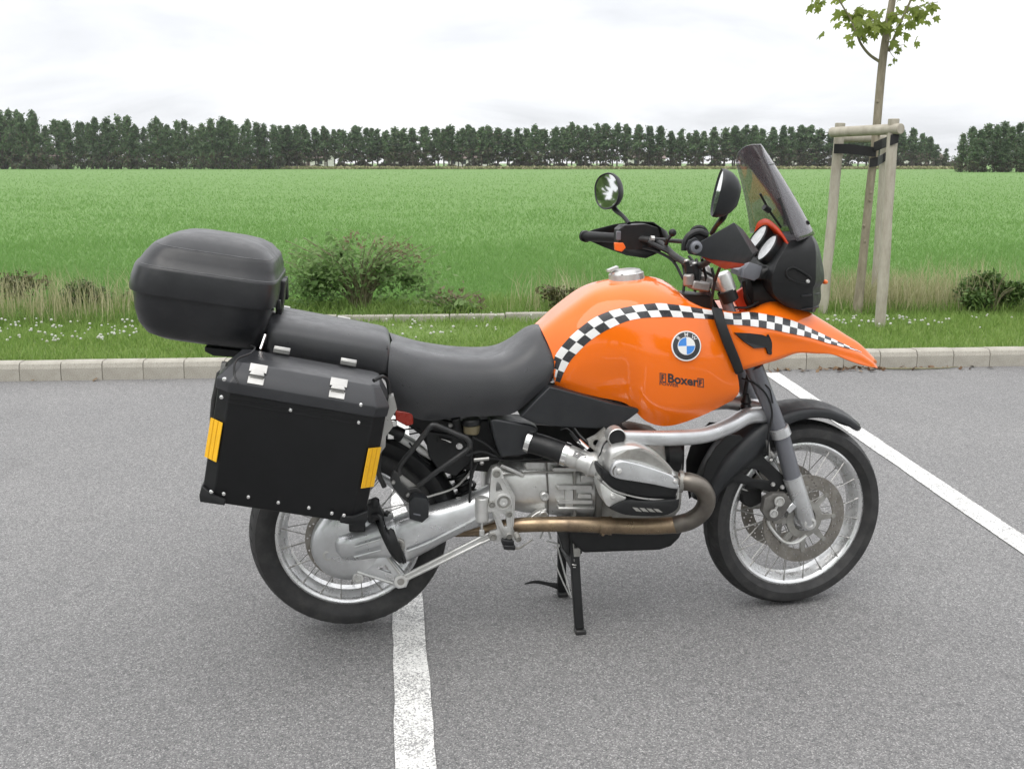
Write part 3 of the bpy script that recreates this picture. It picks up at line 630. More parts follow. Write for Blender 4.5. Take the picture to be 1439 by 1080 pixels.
bar(wat(1176, 195, lb.y + .09), wat(1246, 194, rrb.y - .08), .036)
def web(pts, w, name='strap'):
    m = MB(); P = [sl(p) for p in pts]; up = Vector((0, 0, w / 2)); rings = []
    for i, p in enumerate(P):
        d = (P[min(i + 1, len(P) - 1)] - P[max(0, i - 1)]).normalized(); n = d.cross(Vector((0, 0, 1))).normalized() * .004
        rings.append([p - up - n, p + up - n, p + up + n, p - up + n])
    m.loft(rings); m.build(name, 'strap', sf, smooth=0)
tk = wat(1229, 214, TY)
web([wat(1172, 209, lb.y - .06), wat(1190, 209, lb.y - .062), wat(1215, 212, TY - .065), wat(1231, 214, TY - .06)], .085)
web([wat(1228, 207, TY - .068), wat(1240, 202, TY - .2), wat(1252, 197, rfb.y - .05), wat(1263, 193, rfb.y - .056)], .085)
web([wat(1222, 229, TY - .055), wat(1233, 227, TY - .055), wat(1240, 223, rrb.y - .06), wat(1246, 219, rrb.y - .05)], .08)

# --- conifers across the field
def conifer_mesh(seed, H, bare, rad, ncard, dense, mats):
    r = np.random.RandomState(seed); C, S, I = [], [], []
    nb = 90 if dense else 66
    for b in range(nb):
        t = r.rand() ** .85; z = H * (bare + (1 - bare) * t)
        prof = (1 - t ** 1.5) ** .85 * (.66 + .34 * min(1, t * 4 + .2)) * (.85 if not dense else 1) + .05
        L = rad * prof * r.uniform(.55, 1.25); a = r.uniform(0, 2 * PI); rise = r.uniform(-.12, .35) * L
        k = max(3, int(ncard / nb))
        for i in range(k):
            q = r.rand() ** .6; p = np.array([math.cos(a) * L * q, math.sin(a) * L * q, z + rise * q]) + r.normal(size=3) * (.26 if dense else .2)
            C.append(p); S.append(r.uniform(.17, .42)); I.append(1 if (r.rand() < (.7 if t < .3 else .10)) else 0)
    for i in range(16): C.append(np.array([r.normal() * .02 * (2 + i), r.normal() * .02 * (2 + i), H * (1.05 - .011 * i)])); S.append(.14 + .010 * i); I.append(0)
    V_, F_ = leafcards(np.array(C), np.array(S), seed, up=.1, aspect=1.8)
    me = bpy.data.meshes.new('crown'); me.from_pydata(V_.tolist(), [], F_.tolist())
    for q in mats: me.materials.append(M[q])
    me.polygons.foreach_set('material_index', np.array(I, dtype=np.int32)); me.update(); return me
def trunk_mesh(seed, H):
    rr = random.Random(seed); m = MB(); m.tube([(0, 0, -.3), (rr.uniform(-.1, .1), rr.uniform(-.1, .1), H * .5), (rr.uniform(-.08, .08), 0, H * .97)], [.16, .11, .03], 6, smooth=2)
    for k in range(14):
        a = rr.uniform(0, 6.28); z = H * rr.uniform(.12, .5); L = rr.uniform(.35, .9); m.tube([(0, 0, z), (math.cos(a) * L, math.sin(a) * L, z + L * rr.uniform(-.2, .3))], [.035, .012], 4)
    o = m.build('trunk', 'pine_bark'); me = o.data; bpy.data.objects.remove(o); return me
slim = [(conifer_mesh(100 + k, 9, random.uniform(.14, .26), 2.15, 1700, False, ['conifer', 'conifer_old']), trunk_mesh(200 + k, 9)) for k in range(7)]
full = [(conifer_mesh(120 + k, 10, .01, 2.6, 2400, True, ['conifer', 'conifer_old']), trunk_mesh(220 + k, 10)) for k in range(5)]
def conifer(kind, base, h, wd, label, group, seed):
    rr = random.Random(seed); me, tm = kind[rr.randrange(len(kind))]; H = 9 if kind is slim else 10
    e = empty('conifer_tree', base, rr.uniform(0, 6.28)); tag(e, label, 'tree', group); s = h / H
    for nm, d in (('crown', me), ('trunk', tm)):
        o = bpy.data.objects.new(nm, d); col.objects.link(o); o.parent = e; o.scale = (wd * s, wd * s, s)
FY = 226.; tops = [(-80, 152), (0, 157), (50, 163), (75, 172), (110, 169), (160, 171), (210, 173), (260, 174), (310, 172), (345, 172), (400, 180), (470, 182), (560, 183), (640, 180), (700, 182), (760, 181), (815, 176), (860, 176), (920, 183), (985, 186), (1035, 181), (1100, 182), (1200, 182), (1270, 184), (1300, 191), (1318, 203), (1335, 216)]
ORD = 'first second third fourth fifth sixth seventh eighth ninth tenth eleventh twelfth thirteenth fourteenth fifteenth sixteenth seventeenth eighteenth nineteenth twentieth'.split() + ['twenty-' + w for w in 'first second third fourth fifth sixth seventh eighth ninth'.split()] + ['thirtieth'] + ['thirty-' + w for w in 'first second third fourth fifth sixth seventh eighth ninth'.split()] + ['fortieth'] + ['forty-' + w for w in 'first second third fourth fifth'.split()]
SECT = [(396, 'above the seat'), (600, 'left of the far mirror'), (850, 'between the two mirrors'), (1030, 'between windscreen and stakes'), (1180, 'right of the staked tree')]
px = 396.; k = 0; cnt = {}
while px < 1334:
    b = wat(px, 237.6, FY + random.uniform(-1.2, 1.2)); b.z = VZ - .05; ty = interp(tops, px) + random.uniform(-4, 4); h = wat(px, ty, FY).z - b.z
    where = [w for p_, w in SECT if px >= p_][-1]; cnt[where] = cnt.get(where, 0) + 1
    conifer(slim, b, max(2.5, h), random.uniform(1.0, 1.35), 'slim bare-trunked conifer of the far row, %s from the left %s' % (ORD[cnt[where] - 1], where), 'slim conifers of the far row', 300 + k); px += random.uniform(10, 16.5); k += 1
px = 403.; cnt = {}
while px < 1300:                                            # a second rank fills the gaps
    b = wat(px, 237.6, FY + 7 + random.uniform(-1.2, 1.2)); b.z = VZ - .05; ty = interp(tops, px) + random.uniform(-3, 9); h = wat(px, ty, FY + 7).z - b.z
    where = [w for p_, w in SECT if px >= p_][-1]; cnt[where] = cnt.get(where, 0) + 1
    conifer(slim, b, max(2.5, h), random.uniform(1.0, 1.3), 'rear-rank slim conifer of the row, %s from the left %s' % (ORD[cnt[where] - 1], where), 'slim conifers of the far row', 900 + k); px += random.uniform(11, 19); k += 1
px = -75.; cnt = [0, 0]
while px < 404:
    for row in range(2):
        b = wat(px + row * 8 + random.uniform(-4, 4), 237.6, FY - 4 + row * 6); b.z = VZ - .05; ty = interp(tops, px) + random.uniform(-6, 8) + row * 3; h = wat(px, ty, FY).z - b.z
        if row == 0 and 52 < px < 76: continue
        cnt[row] += 1
        conifer(full, b, h, random.uniform(.8, 1.1), 'dense dark conifer, %s from the left in the %s rank of the far row' % (ORD[cnt[row] - 1], ('front', 'rear')[row]), 'dense conifers at the left of the far row', 500 + k); k += 1
    px += random.uniform(12.5, 17)
for i_, (px, ty, Y) in enumerate(((1350, 190, 157), (1362, 180, 160), (1374, 184, 155), (1384, 176, 159), (1397, 179, 156), (1406, 173, 160), (1417, 180, 155), (1428, 176, 159), (1441, 180, 156), (1368, 196, 154), (1410, 196, 154), (1440, 198, 153))):
    b = wat(px, 240, Y); b.z = VZ - .05; h = wat(px, ty, Y).z - b.z
    lab = '%s conifer from the left in the dark clump at the right edge beyond the field' % ORD[i_] if i_ < 9 else 'short conifer in front of the right-hand dark clump, %s of three from the left' % ORD[i_ - 9]
    conifer(full, b, h, random.uniform(1.0, 1.25), lab, 'conifers of the right-hand clump', 700 + px)
# brush behind the trunks, one mass
r = np.random.RandomState(61); n = 26000; xx = r.uniform(-62, 98, n); lump = .5 + .5 * np.sin(xx * .35) * np.sin(xx * .13 + 1) + .25 * np.sin(xx * 1.3)
zz = VZ + r.rand(n) ** 1.2 * np.clip(lump, .12, 1.2) * 2.3; C = np.stack([xx, 231 + r.normal(size=n) * .8, zz], 1)
Vv, Fv = leafcards(C, r.uniform(.2, .5, n), 62); fast_mesh('undergrowth', Vv, Fv, 'conifer_old', kind='stuff')
r = np.random.RandomState(63); n = 9000; C = np.stack([r.uniform(-62, 98, n), 224.5 + r.normal(size=n) * .5, VZ + r.rand(n) * .55], 1)
Vv, Fv = leafcards(C, r.uniform(.2, .45, n), 64); fast_mesh('field_margin_grass', Vv, Fv, 'dry_grass', kind='stuff')
# --- houses behind the row
def house(px, w, d, hw, hr, Y, label, wall='wall_far', rot=0.):
    b = wat(px, 236, Y); b.z = VZ; e = empty('far_house', b, rot); tag(e, label, 'house', None)
    m = MB(); m.box((0, 0, hw / 2), (w, d, hw)); m.add([(-w / 2, -d / 2, hw), (-w / 2, d / 2, hw), (-w / 2, 0, hw + hr - .1), (w / 2, -d / 2, hw), (w / 2, d / 2, hw), (w / 2, 0, hw + hr - .1)], [(0, 1, 2), (3, 5, 4)]); m.build('wall', wall, e, smooth=0)
    m = MB()
    for s in (-1, 1): m.prism([(-w / 2 - .3, s * (d / 2 + .4), hw - .15), (-w / 2 - .3, 0, hw + hr), (-w / 2 - .3, 0, hw + hr + .15), (-w / 2 - .3, s * (d / 2 + .4), hw)], (w + .6, 0, 0))
    rf = m.build('roof', 'roof_far', e, smooth=0); MB().box((w * .2, .3, hw + hr + .3), (.6, .6, 1.2)).build('chimney', 'roof_far', rf, smooth=0)
    n = max(2, int(w / 2.6))
    for i in range(n):
        x = -w / 2 + (i + .5) * w / n
        if i == n // 2: MB().box((x, -d / 2 - .02, 1.05), (.95, .08, 2.1)).build('door', 'roof_far', e, smooth=0)
        else: MB().box((x, -d / 2 - .02, 1.5), (1.2, .08, 1.1)).build('window', 'window_far', e, smooth=0)
house(64, 9, 7, 2.7, 1.8, 236, 'small pale house seen through the gap at the left of the tree row', rot=.15)
house(440, 9, 8, 2.3, 1.3, 266, 'pale low house seen between the trunks left of the middle', rot=-.1)
house(563, 8, 8, 2.4, 1.3, 258, 'white house showing between the trunks above the motorcycle seat', rot=.1)
house(660, 11, 9, 2.4, 1.5, 280, 'long pale house between the trunks left of the far mirror', rot=0.)
house(905, 9, 8, 2.4, 1.4, 270, 'pale house between the trunks left of the windscreen', rot=.12)
house(1118, 10, 8, 2.5, 1.4, 262, 'white house between the trunks right of the windscreen', rot=-.08)
house(1292, 9, 8, 2.4, 1.4, 268, 'pale house between the trunks right of the staked tree', rot=.05)
# ------------------------------------------------------------------ the motorcycle
bike = empty('motorcycle', (BX, BY, 0), TH)
tag(bike, 'orange touring motorcycle with black and white checker stripe parked on its centre stand', 'motorcycle')
def B(mb, name, mat, parent=None, **k): return mb.build(name, mat, parent or bike, **k)
def ring_se(x, yw, zb, zt, n=20, e=3.2, xs=None, yc=0.):
    """superelliptic cross-section ring at station x"""
    zc, hz = (zb + zt) / 2, (zt - zb) / 2; out = []
    for k in range(n):
        a = 2 * PI * k / n; c, s = math.cos(a), math.sin(a)
        y = yc + yw * math.copysign(abs(c) ** (2 / e), c); z = zc + hz * math.copysign(abs(s) ** (2 / e), s)
        out.append(Vector((x + (xs(z) if xs else 0), y, z)))
    return out
AXR, AXF = Vector((0, 0, .3376)), Vector((1.509, 0, .327))

# ---- wheels
def wheel(name, c, rz, Rt, wt, rf, h, nsp, disc_y, hub_w, label, disc_r, disc_in):
    m = MB(); t = .0
    m.lathe([(rf, -h), (rf, -h + .005), (rf - .013, -h + .009), (rf - .017, -h * .55), (rf - .028, -h * .3), (rf - .028, h * .3), (rf - .017, h * .55), (rf - .013, h - .009), (rf, h - .005), (rf, h), (rf - .006, h + .002), (rf - .016, h - .002), (rf - .020, h - .008), (rf - .023, h * .6), (rf - .036, h * .32), (rf - .036, -h * .32), (rf - .023, -h * .6), (rf - .020, -h + .008), (rf - .016, -h + .002), (rf - .006, -h - .002)], n=96, closed=True)
    m.lathe([(.014, -hub_w - .02), (.03, -hub_w - .018), (.034, -hub_w), (.058, -hub_w + .002), (.058, -hub_w + .008), (.036, -hub_w + .014), (.030, 0), (.036, hub_w - .014), (.058, hub_w - .008), (.058, hub_w - .002), (.034, hub_w), (.014, hub_w + .02)], n=32)
    w = B(m, name, 'rim_alu', loc=c, smooth=40); w.rotation_euler = (0, 0, rz); w['label'] = label
    T = MB(); b = rf - .004; s = wt / 2; g = .0045
    prof = [(b, -h + .004), (b + .008, -h - .004), (lerp(b, Rt, .34), -s * .985), (lerp(b, Rt, .52), -s), (lerp(b, Rt, .72), -s * .955), (Rt - wt * .16, -s * .84), (Rt - wt * .105, -s * .70)]
    for q in (.56, .44): prof.append((Rt - wt * .26 * q ** 2.1, -s * q))
    prof += [(Rt - wt * .0172 - .0005, -s * .30), (Rt - wt * .02 - g, -s * .285), (Rt - wt * .016 - g, -s * .235), (Rt - wt * .012, -s * .22), (Rt, 0)]
    prof = prof + [(r_, -y_) for r_, y_ in reversed(prof[:-1])] + [(b - .008, h - .012), (b - .008, -h + .012)]
    T.lathe(prof, n=128, closed=True); ty = T.build('tyre', 'rubber', w, smooth=30)
    # tread grooves: thin slanted ribs on both shoulders, near-black to paint groove shade
    G = MB(); ng = 46
    for k in range(ng):
        a = 2 * PI * k / ng
        for sd_ in (-1, 1):
            P = []
            for q, da in ((.36, .0), (.52, .035), (.68, .062), (.80, .075)):
                rr = Rt - wt * .26 * q ** 2.1 - .0012 if q < .6 else (Rt - wt * .105 - .0012 if q < .7 else Rt - wt * .145 - .001)
                aa = a + sd_ * .02 + da; P.append(Vector((math.cos(aa) * rr, sd_ * s * q, math.sin(aa) * rr)))
            G.tube(P, [.0022, .0024, .002, .001], 4, smooth=2)
    G.build('tread_grooves', 'black_hole', ty, smooth=0)['kind'] = 'stuff'
    # spokes
    for k in range(nsp):
        sd_ = -1 if k % 2 else 1; a = 2 * PI * k / nsp; a2 = a + (.42 if (k // 2) % 2 else -.42)
        p = Vector((math.cos(a) * (rf - .019), sd_ * (h - .004), math.sin(a) * (rf - .019))); q = Vector((math.cos(a2) * .054, sd_ * (hub_w - .006), math.sin(a2) * .054))
        S = MB(); d = (q - p).normalized(); S.tube([p - d * .006, p + d * .016], .0031, 6); S.tube([p, q], .0017, 5); S.build('spoke', 'steel', w)
    for dy in disc_y:
        D = MB(); holes = [circ((0, 0), disc_in, 48)]
        for k in range(20):
            for j, rr in enumerate((.22, .42, .62, .82)):
                a = 2 * PI * (k + j * .27) / 20; holes.append(circ((math.cos(a) * lerp(disc_in, disc_r, rr), math.sin(a) * lerp(disc_in, disc_r, rr)), .0032, 6))
        plate(D, circ((0, 0), disc_r, 72), holes, dy - .0025, dy + .0025); dk = D.build('brake_disc', 'disc', w, smooth=30)
        C_ = MB()
        for k in range(8):
            a = 2 * PI * k / 8; u = Vector((math.cos(a), 0, math.sin(a))); v = Vector((-math.sin(a), 0, math.cos(a)))
            C_.prism([u * .05 - v * .012 + Vector((0, dy - .003, 0)), u * (disc_in + .004) - v * .007 + Vector((0, dy - .003, 0)), u * (disc_in + .004) + v * .007 + Vector((0, dy - .003, 0)), u * .05 + v * .012 + Vector((0, dy - .003, 0))], (0, .006, 0))
            C_.cyl(u * (disc_in + .002) + Vector((0, dy - .006, 0)), u * (disc_in + .002) + Vector((0, dy + .006, 0)), .008, 10)
        C_.lathe([(.042, dy - .005), (.066, dy - .005), (.066, dy + .005), (.042, dy + .005)], n=32, closed=True); C_.build('disc_carrier', 'dull_alu', dk)
    return w
fw = wheel('front_wheel', AXF, STEER, .327, .112, .2546, .038, 40, (-.078, .078), .052, 'spoked front wheel with polished rim and two brake discs', .1525, .108)
rw = wheel('rear_wheel', AXR, 0, .318, .150, .2329, .055, 40, (-.078,), .060, 'spoked rear wheel half covered by the pannier', .138, .098)
# black lettering patches on the front rim
m = MB(); rfi = .2546 - .021
for a0, a1 in ((-36, -28), (-45.5, -37.5)):
    rings = []
    for i in range(7):
        a = R(lerp(a0, a1, i / 6)); d = Vector((math.cos(a), 0, math.sin(a))); rings.append([d * .2176 + Vector((0, .0128, 0)), d * .2292 + Vector((0, .0225, 0))])
    m.loft(rings, False)
m.build('rim_sticker', 'charcoal', fw, solid=.0006)

# ---- fuel tank (control points: bottom edge .. middle plane, rear to front)
TC = [
 [(780, 541, -.130), (779, 534, -.140), (778, 522, -.142), (776, 498, -.132), (763, 468, -.085), (757, 456, .0)],
 [(806, 549, -.148), (806, 534, -.160), (806, 508, -.165), (801, 474, -.150), (797, 439, -.092), (797, 424, .0)],
 [(842, 558, -.155), (842, 534, -.168), (843, 494, -.178), (842, 446, -.160), (836, 414, -.100), (836, 398, .0)],
 [(880, 567, -.165), (880, 535, -.186), (880, 488, -.200), (881, 434, -.170), (880, 403, -.104), (879, 389, .0)],
 [(909, 592, -.178), (912, 560, -.210), (915, 492, -.219), (918, 430, -.176), (918, 402, -.104), (917, 389, .0)],
 [(942, 598, -.188), (950, 565, -.220), (957, 495, -.228), (958, 431, -.178), (950, 410, -.100), (946, 402, .0)],
 [(988, 583, -.188), (1000, 552, -.220), (1000, 497, -.229), (992, 437, -.180), (985, 434, -.100), (980, 432, .0)],
 [(1030, 562, -.180), (1039, 545, -.205), (1028, 492, -.214), (1012, 441, -.172), (1006, 437, -.100), (1002, 436, .0)]]
ctrl = [[at(*p) for p in c] for c in TC]
G_ = crgrid(ctrl, 6, 5)
rings = [mirror_ring(g) for g in G_]
tm = MB(); tm.loft(rings); tank = B(tm, 'fuel_tank', 'orange', smooth=45)
tank['label'] = 'glossy orange fuel tank with checker stripe and round emblem'
def bvh_of(ob):
    me = ob.data; return BVHTree.FromPolygons([v.co.copy() for v in me.vertices], [tuple(p.vertices) for p in me.polygons])
tank_bvh = bvh_of(tank)
def hit(bvh, px, py, lift=.0008, fb=-.2):
    p, n, i, d = bvh.ray_cast(EYE, bray(px, py).normalized())
    if p is None: return at(px, py, fb), Vector((0, -1, 0))
    if n.dot(bray(px, py)) > 0: n = -n
    return p + n * lift, n
def checker(bvh, top, bot, ncol, name, parent, fb, shrink=None, mirror=True, lift=.0008):
    """two rows of squares between two measured edges laid on a surface"""
    T, Bt = cr([Vector((a, b, 0)) for a, b in top], 12), cr([Vector((a, b, 0)) for a, b in bot], 12)
    def along(P, t):
        L = [0]
        for a, b in zip(P, P[1:]): L.append(L[-1] + (b - a).length)
        x = t * L[-1]
        for i in range(len(P) - 1):
            if x <= L[i + 1] + 1e-9: return lerp(P[i], P[i + 1], (x - L[i]) / max(1e-9, L[i + 1] - L[i]))
        return P[-1]
    m = MB(); S = 3
    for k in range(ncol):
        f = (lambda t: shrink(t)) if shrink else (lambda t: t)
        for row in range(2):
            m.cur = (k + row) % 2
            g = []
            for i in range(S + 1):
                t = f((k + i / S) / ncol); a, b = along(T, t), along(Bt, t)
                g.append([hit(bvh, *(lerp(a, b, (row + j / S) / 2).xy), lift=lift, fb=fb)[0] for j in range(S + 1)])
            m.loft(g, False)
            if mirror: m.loft([[Vector((p.x, -p.y, p.z)) for p in q] for q in g], False)
    return m.build(name, ['white_paint', 'charcoal'], parent, smooth=60)
checker(tank_bvh, [(774, 533), (777, 512), (783, 495), (807, 467.6), (840, 443.8), (875, 432.6), (915, 426.5), (945, 427.6), (1003, 436.5)],
        [(787, 537), (794, 520), (805, 502.6), (830, 478), (860, 460), (890, 449), (925, 445.6), (960, 446), (1006, 449)], 17, 'checker_stripe', tank, -.17)
# emblem
ec, en = hit(tank_bvh, 964, 486, .001); en.normalize(); ex = Vector((1, 0, 0)); ex = (ex - en * ex.dot(en)).normalized(); ez = en.cross(ex); ez = ez if ez.z > 0 else -ez
def emb_pt(r, a, h): return ec + ex * (r * math.cos(a)) + ez * (r * math.sin(a)) + en * h
for side in (1, -1):
    fl = lambda p: p if side == 1 else Vector((p.x, -p.y, p.z))
    m = MB(); NE = 48; H0 = .0035
    def annulus(r0, r1, h0, h1, mi, a0=0., a1=2 * PI, n=NE):
        m.cur = mi; m.loft([[fl(emb_pt(r0, lerp(a0, a1, k / n), h0)), fl(emb_pt(r1, lerp(a0, a1, k / n), h1))] for k in range(n + 1)], False)
    annulus(.046, .046, -.004, H0, 0); annulus(.0425, .046, H0 + .0006, H0, 0); annulus(.0275, .0425, H0 + .0012, H0 + .0006, 1); annulus(.0258, .0275, H0 + .0018, H0 + .0012, 0)
    for q in range(4): annulus(.0001, .0258, H0 + .0024, H0 + .0018, 2 if q % 2 else 0, q * PI / 2, (q + 1) * PI / 2, 10)
    m.cur = 0
    for ch, ang in (('B', 134), ('M', 90), ('W', 46)):
        vs, fs = text_mesh(ch, .0165, bold=.0001); cx = (min(v.x for v in vs) + max(v.x for v in vs)) / 2; a = R(ang); out = []
        for v in vs:
            lx, ly = v.x - cx, v.y - .0058; rr = .0350 + ly
            out.append(fl(emb_pt(rr, a - (lx / .0350 if True else 0), H0 + .0016)))
        m.add(out, fs)
    m.build('emblem', ['white_paint', 'charcoal', 'blue'], tank, smooth=60)
# lettering on the tank side, laid on the surface
m = MB()
def tank_text(txt, px0, py0, hpx, slope, wscale=1., bold=.02):
    vs, fs = text_mesh(txt, 1., bold=bold); out = []
    for v in vs:
        X, Y = v.x * hpx * wscale, v.y * hpx; out.append(hit(tank_bvh, px0 + X, py0 + X * slope - Y, .0007)[0])
    m.add(out, fs)
tank_text('Boxer', 937.8, 536.6, 17.5, .135, .98, .03); tank_text('POWER', 926.3, 540.5, 6.2, .12, 1.25, .015)
def tank_quad(px0, py0, w, h, slope=.135):
    m.add([hit(tank_bvh, px0 + a * w, py0 + b * h + a * w * slope, .0007)[0] for a, b in ((0, 0), (1, 0), (1, 1), (0, 1))], [(0, 1, 2, 3)])
for x0, y0 in ((927, 523.4), (980, 530.6)):
    tank_quad(x0, y0, 9, 1.2); tank_quad(x0, y0 + 11.4, 9, 1.2); tank_quad(x0, y0, 1.2, 12); tank_quad(x0 + 7.8, y0 + 1, 1.2, 12)
    tank_quad(x0 + 2.2, y0 + 2.4, 2.2, 8.4); tank_quad(x0 + 4.4, y0 + 2.9, 2.2, 1.7); tank_quad(x0 + 4.4, y0 + 6.2, 2.2, 1.7)
m.build('lettering', 'charcoal', tank, smooth=0)
# filler cap
cc = at(880, 387, 0); m = MB(); m.lathe([(.0001, .020), (.036, .020), (.046, .017), (.05, .010), (.056, .008), (.058, -.012)], cc, Vector((-.10, 0, 1)), 36)
m.prism([cc + Vector((-.062, -.014, .012)), cc + Vector((-.03, -.017, .024)), cc + Vector((-.03, .017, .024)), cc + Vector((-.062, .014, .012))], (0, 0, .007))
for k in range(6): m.bolt(cc + Vector((math.cos(k * 1.05) * .051, math.sin(k * 1.05) * .051, .008)), (0, 0, 1), .004, .003)
m.build('filler_cap', 'light_alu', tank)
# black trim strap between tank and nose
m = MB(); fr = [[at(999, 434, -.186), at(1013, 436, -.186)], [at(1004, 452, -.213), at(1018, 452, -.213)], [at(1014, 480, -.224), at(1028, 478, -.224)], [at(1026, 508, -.222), at(1039, 505, -.222)], [at(1033, 525, -.218), at(1044, 521, -.218)]]
fr = crgrid(fr, 4, 1); m.loft([[a, b] for a, b in fr], False); B(m, 'trim_strip', 'black_plastic', solid=.012, bevel=.003); m = MB(); m.loft([[Vector((p.x, -p.y, p.z)) for p in r_] for r_ in fr], False); B(m, 'trim_strip', 'black_plastic', solid=-.012, bevel=.003)

# ---- orange nose (upper mudguard) with intakes
NC = [  # lower edge, fold, stripe low, stripe top, ridge
 [(1041, 520, -.205), (1032, 492, -.212), (1018, 456, -.208), (1012, 438, -.180), (1008, 437, -.02)],
 [(1066, 513, -.200), (1058, 486, -.202), (1048, 459, -.195), (1045, 441, -.165), (1042, 438, -.03)],
 [(1094, 505, -.168), (1088, 480, -.172), (1078, 463, -.180), (1076, 441.5, -.150), (1083, 423, -.075)],
 [(1119, 496, -.150), (1114, 482, -.156), (1111, 470, -.160), (1108, 450, -.130), (1112, 429, -.070)],
 [(1146, 496.5, -.125), (1142, 486, -.130), (1138, 476, -.132), (1135, 461, -.105), (1137, 441, -.055)],
 [(1170, 498, -.100), (1166, 492, -.104), (1162, 483.5, -.106), (1160, 473, -.085), (1163, 456.5, -.042)],
 [(1196, 508, -.070), (1192, 501, -.072), (1188, 491, -.074), (1186, 485, -.058), (1188, 472.5, -.030)],
 [(1216, 514, -.040), (1213, 508, -.042), (1210, 499, -.044), (1208, 495.5, -.036), (1210, 487, -.018)],
 [(1233, 517, -.010), (1232, 515.5, -.012), (1231, 513.5, -.012), (1230, 512, -.010), (1231, 510, -.004)]]
nctrl = []
for c in NC:
    P = [at(*p) for p in c]; P.append(Vector((P[-1].x + .004, 0, P[-1].z + .004))); nctrl.append(P)
g = crgrid(nctrl, 4, 4)
rows = [s_ + [Vector((p.x, -p.y, p.z)) for p in reversed(s_[:-1])] for s_ in g]
m = MB(); m.loft(rows, False); nose = B(m, 'nose_mudguard', 'orange', smooth=45); nose_bvh = bvh_of(nose)
k_ = nose.modifiers.new('thickness', 'SOLIDIFY'); k_.thickness = .005; k_.offset = 0
checker(nose_bvh, [(1016, 440), (1032, 442), (1058, 440.5), (1092.5, 446), (1120.7, 454.4), (1148.8, 467.5), (1177, 480.6), (1209, 495)],
        [(1018, 455.6), (1047.5, 457.6), (1077.5, 462), (1111.3, 469.4), (1137.5, 475), (1161.9, 482.7), (1180.7, 487.6), (1209, 496)], 19, 'checker_stripe', nose, -.12, lift=.0050, shrink=lambda t: t * (1.18 - .18 * t))
m = MB(); iv = [hit(nose_bvh, *p, lift=.004, fb=-.19)[0] for p in ((1030, 467), (1050, 468), (1068, 470), (1077, 473), (1081, 480), (1082, 497), (1077, 497), (1074, 488), (1058, 489), (1044, 480))]
m.add(iv, [tuple(range(10))]); m.build('intake', 'black_plastic', nose, smooth=0, solid=.006)
m = MB(); m.tube([at(1078, 470, -.183), at(1083, 482, -.182), at(1082, 498, -.184)], .005, 6, smooth=3); m.build('intake_lip', 'black_plastic', nose)
# red-orange inner panel below the screen
m = MB(); A = [(1060, 326, .11), (1065, 312, .08), (1076, 308, .02), (1090, 318, -.06), (1100, 331, -.11), (1108, 345, -.14)]; A = cr([at(*p) for p in A], 4)
m.loft([[p, p + Vector((.02, 0, -.045))] for p in A], False); B(m, 'inner_fairing', 'red_orange', solid=.004)
m = MB(); m.prism([at(1028, 415, -.04), at(1052, 400, -.04), at(1058, 425, -.04), at(1042, 440, -.04)], (0, .02, 0)); B(m, 'inner_fairing', 'red_orange', bevel=.003)

# ---- seats
SC = [
 [(546, 566, -.150), (545, 530, -.175), (547, 497, -.160), (549, 482, -.105), (551, 477, .02)],
 [(570, 582, -.155), (568, 545, -.182), (572, 505, -.165), (574, 490, -.105), (576, 483, .02)],
 [(603, 591, -.160), (600, 555, -.186), (602, 514, -.165), (604, 497, -.105), (606, 490, .02)],
 [(650, 585, -.162), (650, 556, -.186), (652, 520, -.165), (652, 503, -.105), (650, 496.5, .02)],
 [(696, 584, -.165), (700, 552, -.184), (700, 518, -.160), (698, 502, -.100), (692, 494.5, .02)],
 [(724, 579, -.165), (734, 545, -.178), (730, 508, -.150), (724, 490, -.090), (716, 479, .02)],
 [(752, 556, -.160), (762, 526, -.162), (755, 490, -.130), (747, 471, -.075), (738, 460, .015)],
 [(771, 539, -.150), (778, 512, -.148), (771, 486, -.115), (763, 466, -.065), (754, 454.5, .01)],
 [(776, 535, -.120), (779, 515, -.118), (774, 492, -.090), (767, 472, -.050), (758, 459, .005)]]
def sym_loft(mb, C, nu, nv, fixmid=True):
    g = []
    for c in C:
        P = [at(*p) for p in c]; P[-1].y = 0 if fixmid else P[-1].y; g.append(P)
    G2 = crgrid(g, nu, nv); mb.loft([mirror_ring(r_) for r_ in G2]); return G2
m = MB(); sym_loft(m, SC, 5, 4); seat = B(m, 'rider_seat', 'leather', smooth=50)
m = MB()
xs0, xs1 = at(380, 440, 0).x, at(548, 470, -.1).x
rings = []
for t, sc_w, sc_z in ((0, .93, .9), (.04, .99, .97), (.12, 1, 1), (.35, 1, 1), (.6, 1, 1), (.84, 1, 1), (.93, .995, .985), (.975, .965, .94), (1, .88, .82)):
    x = lerp(xs0, xs1, t); zt = lerp(1.060, .990, t); zb = lerp(.93, .855, t); zc = (zt + zb) / 2
    rings.append(ring_se(x, .172 * sc_w, zc - (zc - zb) * sc_z, zc + (zt - zc) * sc_z, 32, 3.3))
g = [[rings[i][j] for i in range(len(rings))] for j in range(32)]
dense = [cr(c, 3) for c in g]; m.loft([[dense[j][i] for j in range(32)] for i in range(len(dense[0]))])
pill = B(m, 'pillion_seat', 'leather', smooth=50)
m = MB(); prof = ring_se(xs1 - .012, .172, .850, .982, 40, 3.3); m.tube(prof[0:18], .004, 6); m.build('seam_piping', 'black_plastic', pill)
